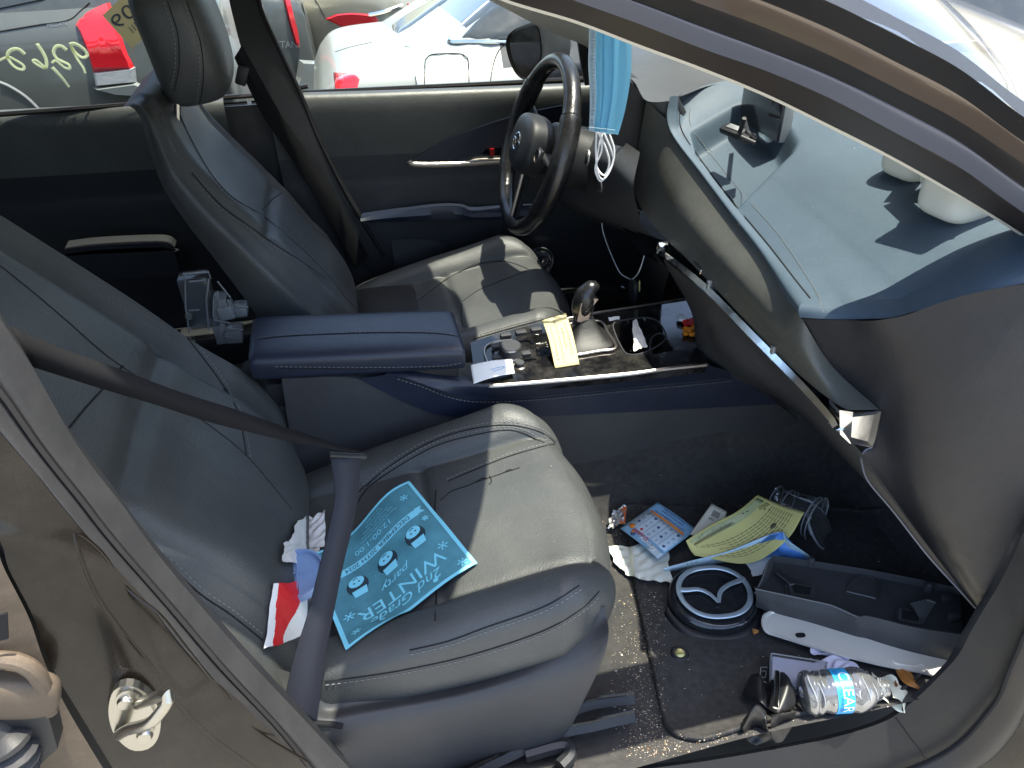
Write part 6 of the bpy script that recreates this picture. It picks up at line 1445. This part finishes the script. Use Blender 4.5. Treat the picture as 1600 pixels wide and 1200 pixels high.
def make_car(name,label,ang,rear,L=4.6,W=1.8,belt=.98,roof=1.45,trunk=1.0,paint='whitep',cab=(.9,1.6,2.7,3.5),cat='car',hood=.92):
    """rear = world xy of the middle of the tail; ang = heading"""
    ca,sa=math.cos(ang),math.sin(ang)
    def Wd(x,y,z): return A([rear[0]+ca*x-sa*y,rear[1]+sa*x+ca*y,z+GZ+gz(rear[1]+sa*x+ca*y)])
    root=thing(name,label,cat,(rear[0]+ca*L/2,rear[1]+sa*L/2,GZ+gz(rear[1]+sa*L/2)),group='cars parked around the open car')
    w=W/2; a,b,c,d=cab
    st=[(-.02,.74,.42,.80,.80,0),(.03,.86,.30,trunk*.93,trunk*.93,0),(.12,.93,.24,trunk*.985,trunk*.985,0),(.35,.98,.22,trunk,trunk+.01,0)]
    st+=[(a,1,.22,belt,trunk+.03 if trunk<belt+.1 else belt,0),(b,1,.22,belt,roof-.03,1),((b+c)/2,1,.22,belt-.01,roof,1),(c,1,.22,belt-.03,roof-.04,1),(d,1,.22,belt-.05,hood+.04,0),(L*.88,.98,.22,hood*.93,hood*.97,0),(L*.96,.9,.26,hood*.80,hood*.84,0),(L,.72,.35,hood*.62,hood*.62,0)]
    st=sorted(st)
    rings=[];flag=[]
    for x,k,zl,zb,zt,cabf in st:
        ww=w*k; ht=.60*W/2*1.12 if cabf else ww*.80; zt2=max(zt,zb)
        half=[(0,zl),(.6*ww,zl),(.93*ww,zl+.02),(ww,zl+.16),(ww*1.01,(zl+zb)/2+.06),(ww*.995,zb-.10),(ww*.965,zb-.03),(ww*.93,zb),(ww*.93*.35+ht*.65,zb*.35+zt2*.65) if cabf else (ww*.90,zb+.003),(ht,zt2-.04 if cabf else zt2-.0),(ht*.82,zt2),(0,zt2+.015)]
        full=half+[(-y,z) for y,z in half[::-1][1:-1]]
        rings.append([Wd(x,y,z) for y,z in full]); flag.append(cabf)
    R=A(rings); nsub=8; G=cru(R,(len(st)-1)*nsub+1); 
    mb=MB(); nv,nu=G.shape[:2]; b0=len(mb.v); mb.v+=[tuple(p) for p in G.reshape(-1,3)]
    lx=cru(A([[s[0]] for s in st]),(len(st)-1)*nsub+1)[:,0]
    for j in range(nv-1):
        xm=(lx[j]+lx[j+1])/2
        for i in range(nu):
            i2=(i+1)%nu; k=i if i<11 else 21-i
            mi=0
            if k in (7,8) and a+.22<xm<d-.30: mi=1
            if (a+.12<xm<b-.08 or c+.08<xm<d-.05) and k in (9,10): mi=1
            mb.f.append((b0+j*nu+i,b0+j*nu+i2,b0+(j+1)*nu+i2,b0+(j+1)*nu+i)); mb.m.append(mi); mb.sm.append(True)
    mb.poly(G[0],0); mb.poly(G[-1],0)
    body=mb.build('car_body',[paint,'cglass'],root,sharp=50)
    for x in (L*.19,L*.80):
        for s in (-1,1):
            c0=Wd(x,s*(w-.10),.33); ax=A([-sa*s,ca*s,0])
            q=MB(); q.lathe([(0,-.1),(.30,-.1),(.325,-.06),(.325,.08),(.30,.115),(.22,.12)],c0,ax,32,0); wh=q.build('wheel','tyre',root)
            q=MB(); q.lathe([(.22,.118),(.21,.10),(.06,.09),(.03,.11),(0,.11)],c0,ax,32,0)
            for k in range(5):
                t=k*2*math.pi/5; u_=A([ca,sa,0])*math.cos(t)+A([0,0,1])*math.sin(t); q.tube([c0+ax*.108+u_*.03,c0+ax*.112+u_*.21],.018,0,8)
            q.build('rim','rim',wh)
            q=MB(); q.lathe([(.36,.095),(.345,.10),(.34,.09)],c0,ax,40,0); q.build('wheel_arch','plasticd',root)
    return root,body
def decal(px,body,m,name,par,off=.004,smooth=True,n=60,rings=7,curve=True,thick=.0):
    P=cr([A(q,float) for q in px],n,True) if curve else A([A(px[i])*(1-t)+A(px[(i+1)%len(px)])*t for i in range(len(px)) for t in np.linspace(0,1,max(2,n//len(px)),endpoint=False)],float)
    c=P.mean(0); rows=[]
    last=None
    for s in np.linspace(1,.0,rings):
        row=[]
        for p in P:
            q=c+(p-c)*max(s,.001); h=hit(q[0],q[1],[body])
            if h is None:
                if last is None: continue
                h=last
            last=h; row.append(h[0]+h[1]*off*(1 if s<1 else .1))
        if len(row)==len(P): rows.append(row)
    if len(rows)<2: return None
    mb=MB(); mb.grid(A(rows),0,closeu=True,smooth=smooth); return mb.build(name,m,par)
def line_on(px,body,m,name,par,r=.003,n=40):
    P=[]
    for q in cr([A(p,float) for p in px],n):
        h=hit(q[0],q[1],[body])
        if h: P.append(h[0]+h[1]*r*.3)
    if len(P)>2:
        mb=MB(); mb.tube(P,r,0,6); return mb.build(name,m,par)
# dark SUV beside the rear window
A_,Ab=make_car('parked_suv','dark grey SUV with a tall red tail lamp, left of the driver headrest',math.pi,(-.26,2.27),L=4.6,W=1.84,belt=1.17,roof=1.75,trunk=1.17,paint='greyp',cab=(.05,.35,3.0,3.7),hood=1.05)
decal([(172,4),(186,45),(200,85),(208,100),(212,112),(146,113),(136,80),(124,50),(118,40),(122,33),(135,22),(155,11)],Ab,'lamp','tail_lamp',A_,off=.02,curve=False)
decal([(146,113),(212,104),(214,128),(150,134)],Ab,'lampw','reverse_lamp',A_,off=.02,curve=False)
decal([(146,137),(214,128),(240,140),(246,150),(180,146)],Ab,'silverp','bumper',A_,off=.03,curve=False)
line_on([(0,128),(16,135),(41,151),(65,174)],Ab,'silver','arch_trim',A_,.004); line_on([(-5,50),(60,39),(106,32),(125,18),(140,4)],Ab,'groove','crease',A_,.002)
decal([(-20,-20),(75,-20),(72,0),(0,15),(-20,18)],Ab,'cglass','side_window',A_,off=.004,curve=False)
h=hit(89,38,[Ab])
def text_on(t,px,py,dx,dy,size,body,m,par,name='badge',off=.004):
    h=hit(px,py,[body]); 
    if h is None: return
    h2=hit(px+dx,py+dy,[body]) ; r=h2[0]-h[0]; r/=np.linalg.norm(r); n=h[1]/np.linalg.norm(h[1]); r=r-n*(r@n); r/=np.linalg.norm(r); u=np.cross(n,r)
    V,F=textmesh(t); mb=MB(); mb.v=[tuple(h[0]+n*off+r*x*size+u*y*size) for x,y in V]; mb.f=[f for f in F]; mb.m=[0]*len(F); mb.sm=[False]*len(F); mb.build(name,m,par)
text_on('NISSAN',89,38,20,-2,.016,Ab,'silver',A_,off=.002)
# white sedan beside the driver window
D_,Db=make_car('white_sedan','white sedan seen through the driver window with its fuel door and corner lamp','0' and 0.0,(-.06,2.20),L=4.7,W=1.84,belt=.93,roof=1.40,trunk=.94,paint='whitep',cab=(.38,1.15,2.7,3.5),hood=.92)
decal([(521,113),(540,114),(557,117),(562,124),(558,140),(556,150),(524,150)],Db,'lamp','tail_lamp',D_,off=.006,curve=False)
for px in ([(663,150),(664,100),(668,90),(678,85),(715,84),(727,88),(732,98),(733,150)],): line_on(px,Db,'groove','fuel_door',D_,.0016,60)
line_on([(765,150),(768,115),(776,85),(790,66)],Db,'groove','door_gap',D_,.0016)
decal([(722,58),(742,36),(768,12),(790,4),(850,-8),(862,0),(860,30),(850,60),(790,62)],Db,'cglass','quarter_window',D_,off=.006,curve=False)
for px in ([(850,66),(790,66),(722,66),(706,66),(704,60),(730,34),(760,8),(770,0)],): line_on(px,Db,'chrome','window_trim',D_,.007,70)
line_on([(524,81),(550,73),(582,66)],Db,'groove','boot_gap',D_,.0014)
decal([(614,48),(612,40),(622,30),(690,-8),(704,-4),(640,42),(622,52)],Db,'cglass','rear_window_edge',D_,off=.006,curve=False)
line_on([(632,72),(640,74)],Db,'groove','mark',D_,.001)
# silver hatchback tail between pillar and sedan
B_,Bb=make_car('silver_pickup','grey pickup tail with thin red lamp and silver bumper beside the far door pillar',math.radians(90),(-1.02,3.32),L=4.6,W=1.84,belt=1.05,roof=1.6,trunk=1.12,paint='greyp',cab=(.1,.5,2.8,3.5))
decal([(440,-10),(448,-10),(456,20),(464,50),(468,75),(462,72),(452,38)],Bb,'lamp','tail_lamp',B_,off=.02,curve=False)
decal([(466,93),(494,95),(500,104),(505,150),(450,150),(462,120)],Bb,'silverp','bumper',B_,off=.05,curve=False)
text_on('TITAN',445,70,8,0,.05,Bb,'silver',B_)
# beige sedan further back
t35=math.radians(38); cor=U(612,60,'y',3.85); tg=A([math.sin(t35),math.cos(t35)]); rc=cor[:2]+tg*.88
C_,Cb=make_car('beige_sedan','pale beige sedan with a red wrap around tail lamp behind the white sedan',math.pi-t35,(rc[0],rc[1]),L=4.7,W=1.82,belt=.98,roof=1.45,trunk=1.05,paint='beigep',cab=(.8,1.5,2.8,3.5))
decal([(507,29),(525,22),(550,20),(575,22),(588,25),(597,42),(580,44),(550,49),(530,40)],Cb,'lamp','tail_lamp',C_,off=.01,curve=False)
line_on([(577,23),(600,18),(628,8)],Cb,'chrome','boot_strip',C_,.012)
line_on([(490,-5),(500,12),(508,28)],Cb,'groove','boot_gap',C_,.003)
decal([(636,5),(642,6),(648,22),(642,26)],Cb,'lamp','tail_lamp',C_,off=.01,curve=False)
# white car ahead, past the windshield
F_,Fb=make_car('white_hatchback','white car with a black door mirror beyond the near windshield pillar at the top right',math.radians(20),(1.6,3.0),L=4.5,W=1.8,belt=1.0,roof=1.5,trunk=1.0,paint='whitep',cab=(.1,.6,2.4,3.1))
